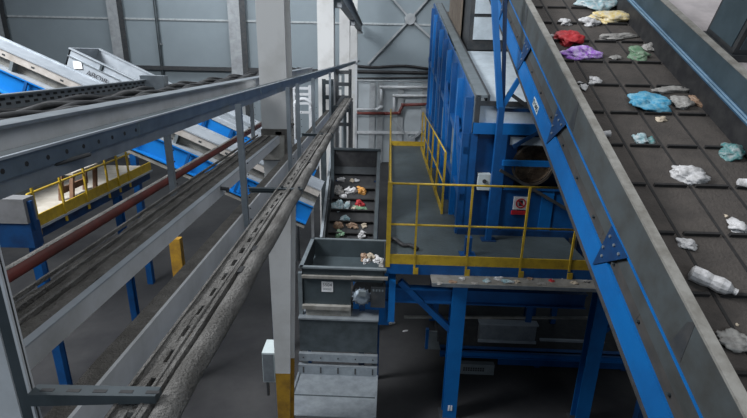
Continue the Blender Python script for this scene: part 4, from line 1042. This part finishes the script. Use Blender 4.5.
# litter on the belt
plb = (PI_(0, 0, hB), nI)
BT = [
 (597, 6, 40, 13, 'aqua', 'bag', 'large white and teal crumpled bag at the very top of the belt'),
 (610, 20, 42, 10, 'yellow', 'bag', 'yellow and white plastic bag near the top of the belt'),
 (590, 24, 18, 8, 'white', 'bag', 'white crumpled bag just left of the yellow bag'),
 (565, 23, 12, 9, 'white', 'bag', 'white crumpled bag above the red bag at the left side of the belt'),
 (568, 41, 26, 15, 'red', 'bag', 'bright red plastic bag at the left side of the belt'),
 (579, 55, 36, 12, 'purple', 'bag', 'purple plastic bag just below the red bag'),
 (552, 36, 5, 7, 'white', 'bag', 'white scrap of film squeezed between the red bag and the left edge'),
 (614, 38, 36, 6, 'grey', 'strip', 'long grey-white strip of film across the upper belt'),
 (638, 56, 22, 10, 'green', 'bag', 'green crumpled bag in the middle of the upper belt'),
 (651, 49, 16, 9, 'grey', 'bag', 'grey crumpled bag right behind the green bag'),
 (616, 58, 12, 4, 'grey', 'strip', 'short dark grey film left of the green bag'),
 (583, 87, 11, 12, 'white', 'bag', 'white bag at the left edge of the belt, below the purple bag'),
 (595, 82, 13, 9, 'white', 'bag', 'white crumpled bag right of the one at the left edge'),
 (672, 91, 44, 6, 'grey', 'strip', 'long grey strip of film above the bright blue bag'),
 (647, 106, 40, 17, 'blue', 'bag', 'bright blue plastic bag in the middle of the belt'),
 (680, 104, 20, 12, 'grey', 'bag', 'grey crumpled bag just right of the bright blue bag'),
 (697, 102, 16, 11, 'brown', 'bag', 'brownish crumpled bag two places right of the bright blue bag'),
 (661, 120, 11, 5, 'beige', 'scrap', 'small beige scrap below the bright blue bag'),
 (604, 137, 9, 12, 'white', 'cup', 'white cup at the left edge of the belt'),
 (640, 140, 15, 12, 'aqua', 'bag', 'white and pale blue balled bag below the bright blue bag'),
 (651, 141, 9, 9, 'teal', 'scrap', 'small teal scrap touching the balled pale bag'),
 (733, 153, 24, 16, 'teal', 'bag', 'dark teal and white bag at the right edge of the belt'),
 (730, 132, 8, 5, 'brown', 'scrap', 'small brown scrap above the dark teal bag'),
 (688, 177, 34, 17, 'white', 'bag', 'white knotted plastic bag in the middle of the belt'),
 (742, 187, 13, 10, 'white', 'cup', 'white cup at the right edge of the photo, below the dark teal bag'),
 (737, 228, 22, 13, 'white', 'bag', 'white crumpled bag at the right edge of the photo, below the white cup'),
 (687, 245, 17, 12, 'white', 'bag', 'small white crumpled bag above the large crumpled bottle'),
 (709, 287, 44, 20, 'white', 'bottle', 'large crushed white plastic bottle low on the belt'),
 (734, 342, 34, 18, 'grey', 'bag', 'grey-white crumpled bag lowest on the belt'),
 (726, 216, 4, 3, 'beige', 'scrap', 'tiny beige crumb above the right-hand white bag'),
 (737, 325, 4, 3, 'beige', 'scrap', 'tiny beige crumb above the lowest grey bag')]
random.seed(11)
for i, (px, py, w, h, c, kind, lab) in enumerate(BT):
    p = at(px, py, fr, plane=plb); zc = depth(p, fr)/F
    v = (p - Vector((0, 0, CAMH))).normalized(); fore = abs(v.dot(nI)) + .12
    sx = w*zc*.95; sy = min(h*zc/fore*.95, sx*1.3 if kind != 'strip' else 9)
    if kind == 'bottle':
        mb = crumple(p, sx*1.0, sy, .12, 5, nI, -.62, 'bottle', Vector((1, 0, 0)))
        o = mb.solo('plastic_bottle', LM[c], lab, 'bottle', 'litter on the big belt', fr); continue
    yaw = {'strip': .15}.get(kind, random.uniform(-.3, .3))
    if kind == 'cup': sx = sy = min(sx, sy); sz = sx*.8
    else: sz = min(sx, sy)*.36
    mb = crumple(p, sx, sy, sz, 300+i*7, nI, yaw, 'bag' if kind == 'scrap' else kind)
    mb.solo(NAMES[kind], LM[c], lab, CATS[kind], 'litter on the big belt', fr, smooth=True)

# neighbouring pale conveyor and the dark cabinet at the upper right
u0 = UR + .30
t = thing('covered_conveyor', 'pale covered conveyor beyond the right wall of the big belt', 'conveyor', (u0+.6, 6, 0), fr)
def run2(u0, u1, h0, h1, m, name, lab=None, s0=.5, s1=sB):
    v = [PI_(u0, s0, h0), PI_(u1, s0, h0), PI_(u1, s1, h0), PI_(u0, s1, h0), PI_(u0, s0, h1), PI_(u1, s0, h1), PI_(u1, s1, h1), PI_(u0, s1, h1)]
    return MB().hexa(v).part(name, m, t, lab)
pale = mat('pale_cover', (.46, .42, .42), .7, 0, (.36, .33, .33), 3)
run2(u0, u0+1.1, -.04, 0, pale, 'cover'); run2(u0, u0+.04, -.5, -.04, galv, 'side_wall'); run2(u0+1.06, u0+1.1, -.5, -.04, galv, 'side_wall')
run2(u0+.04, u0+1.06, -.5, -.46, rubber, 'belt')
for k in range(6): run2(u0+.02, u0+1.08, 0, .03, pale, 'cover_seam', None, 1+k*1.5, 1.06+k*1.5)
for s in (1.5, 7): 
    q = PI_(u0+.55, s, -.5)
    for X in (u0+.1, u0+1.0): MB().box((X-.06, q.y-.06, 0), (X+.06, q.y+.06, q.z)).part('leg', blue_dark, t)
b = at(703, 38, fr, plane=(PI_(0, 0, .0), nI))
sb_ = (b - PI_(b.x, 0, 0)).dot(dI); ub_ = b.x
t = thing('drive_cabinet', 'dark blue-grey drive cabinet on the covered conveyor at the upper right corner', 'cabinet', (ub_+.5, b.y, b.z), fr)
def hx(u0, u1, s0, s1, h0, h1, m, name, lab=None):
    v = [PI_(u0, s0, h0), PI_(u1, s0, h0), PI_(u1, s1, h0), PI_(u0, s1, h0), PI_(u0, s0, h1), PI_(u1, s0, h1), PI_(u1, s1, h1), PI_(u0, s1, h1)]
    return MB().hexa(v).part(name, m, t, lab)
hx(ub_, ub_+1.1, sb_-.62, sb_, 0, .62, dark_steel, 'body'); hx(ub_-.012, ub_, sb_-.56, sb_-.05, .14, .6, plate_blue, 'side_panel'); hx(ub_+.05, ub_+1.05, sb_-.635, sb_-.62, .14, .6, plate_blue, 'front_panel')
hx(ub_-.03, ub_+1.12, sb_-.65, sb_+.02, .0, .08, dark_steel, 'plinth')

# ------------------------------------------------------------------ light
w = bpy.data.worlds.new('hall_daylight'); S.world = w; w.use_nodes = True
bg = w.node_tree.nodes['Background']; bg.inputs[0].default_value = (.56, .72, .95, 1); bg.inputs[1].default_value = .085
def area(name, loc, target, sx, sy, power, col):
    l = bpy.data.lights.new(name, 'AREA'); l.shape = 'RECTANGLE'; l.size, l.size_y = sx, sy; l.energy = power; l.color = col
    o = bpy.data.objects.new(name, l); COL.objects.link(o); o.location = loc
    o.rotation_euler = (Vector(target) - Vector(loc)).to_track_quat('-Z', 'Y').to_euler(); return o
area('skylight', (-9, 4, 12), (-4.5, 9, 4), 5, 4, 3400, (.93, .96, 1))
area('roof_fill', (0, 10, 12.4), (0, 10, 0), 8, 12, 480, (.9, .95, 1))  # unseen overhead fill for the hall
area('roof_fill', (-5, 20.5, 12.4), (-4, 26, 4), 16, 3, 1050, (.9, .95, 1))  # unseen fill added to brighten the back wall
area('roof_fill', (4, 1, 12.4), (2.8, 4.5, 3), 5, 5, 270, (.98, .97, .96))  # unseen overhead fill above the big conveyor
area('front_fill', (1.5, -8, 8.6), (.5, 4, 3.8), 6, 4, 480, (.80, .90, 1))  # unseen fill added behind the camera to light the front faces
vs = S.view_settings
S.display_settings.display_device = 'sRGB'
vs.view_transform = 'Standard'; vs.look = 'None'; vs.gamma = 1.0; vs.exposure = -0.22; vs.use_curve_mapping = False
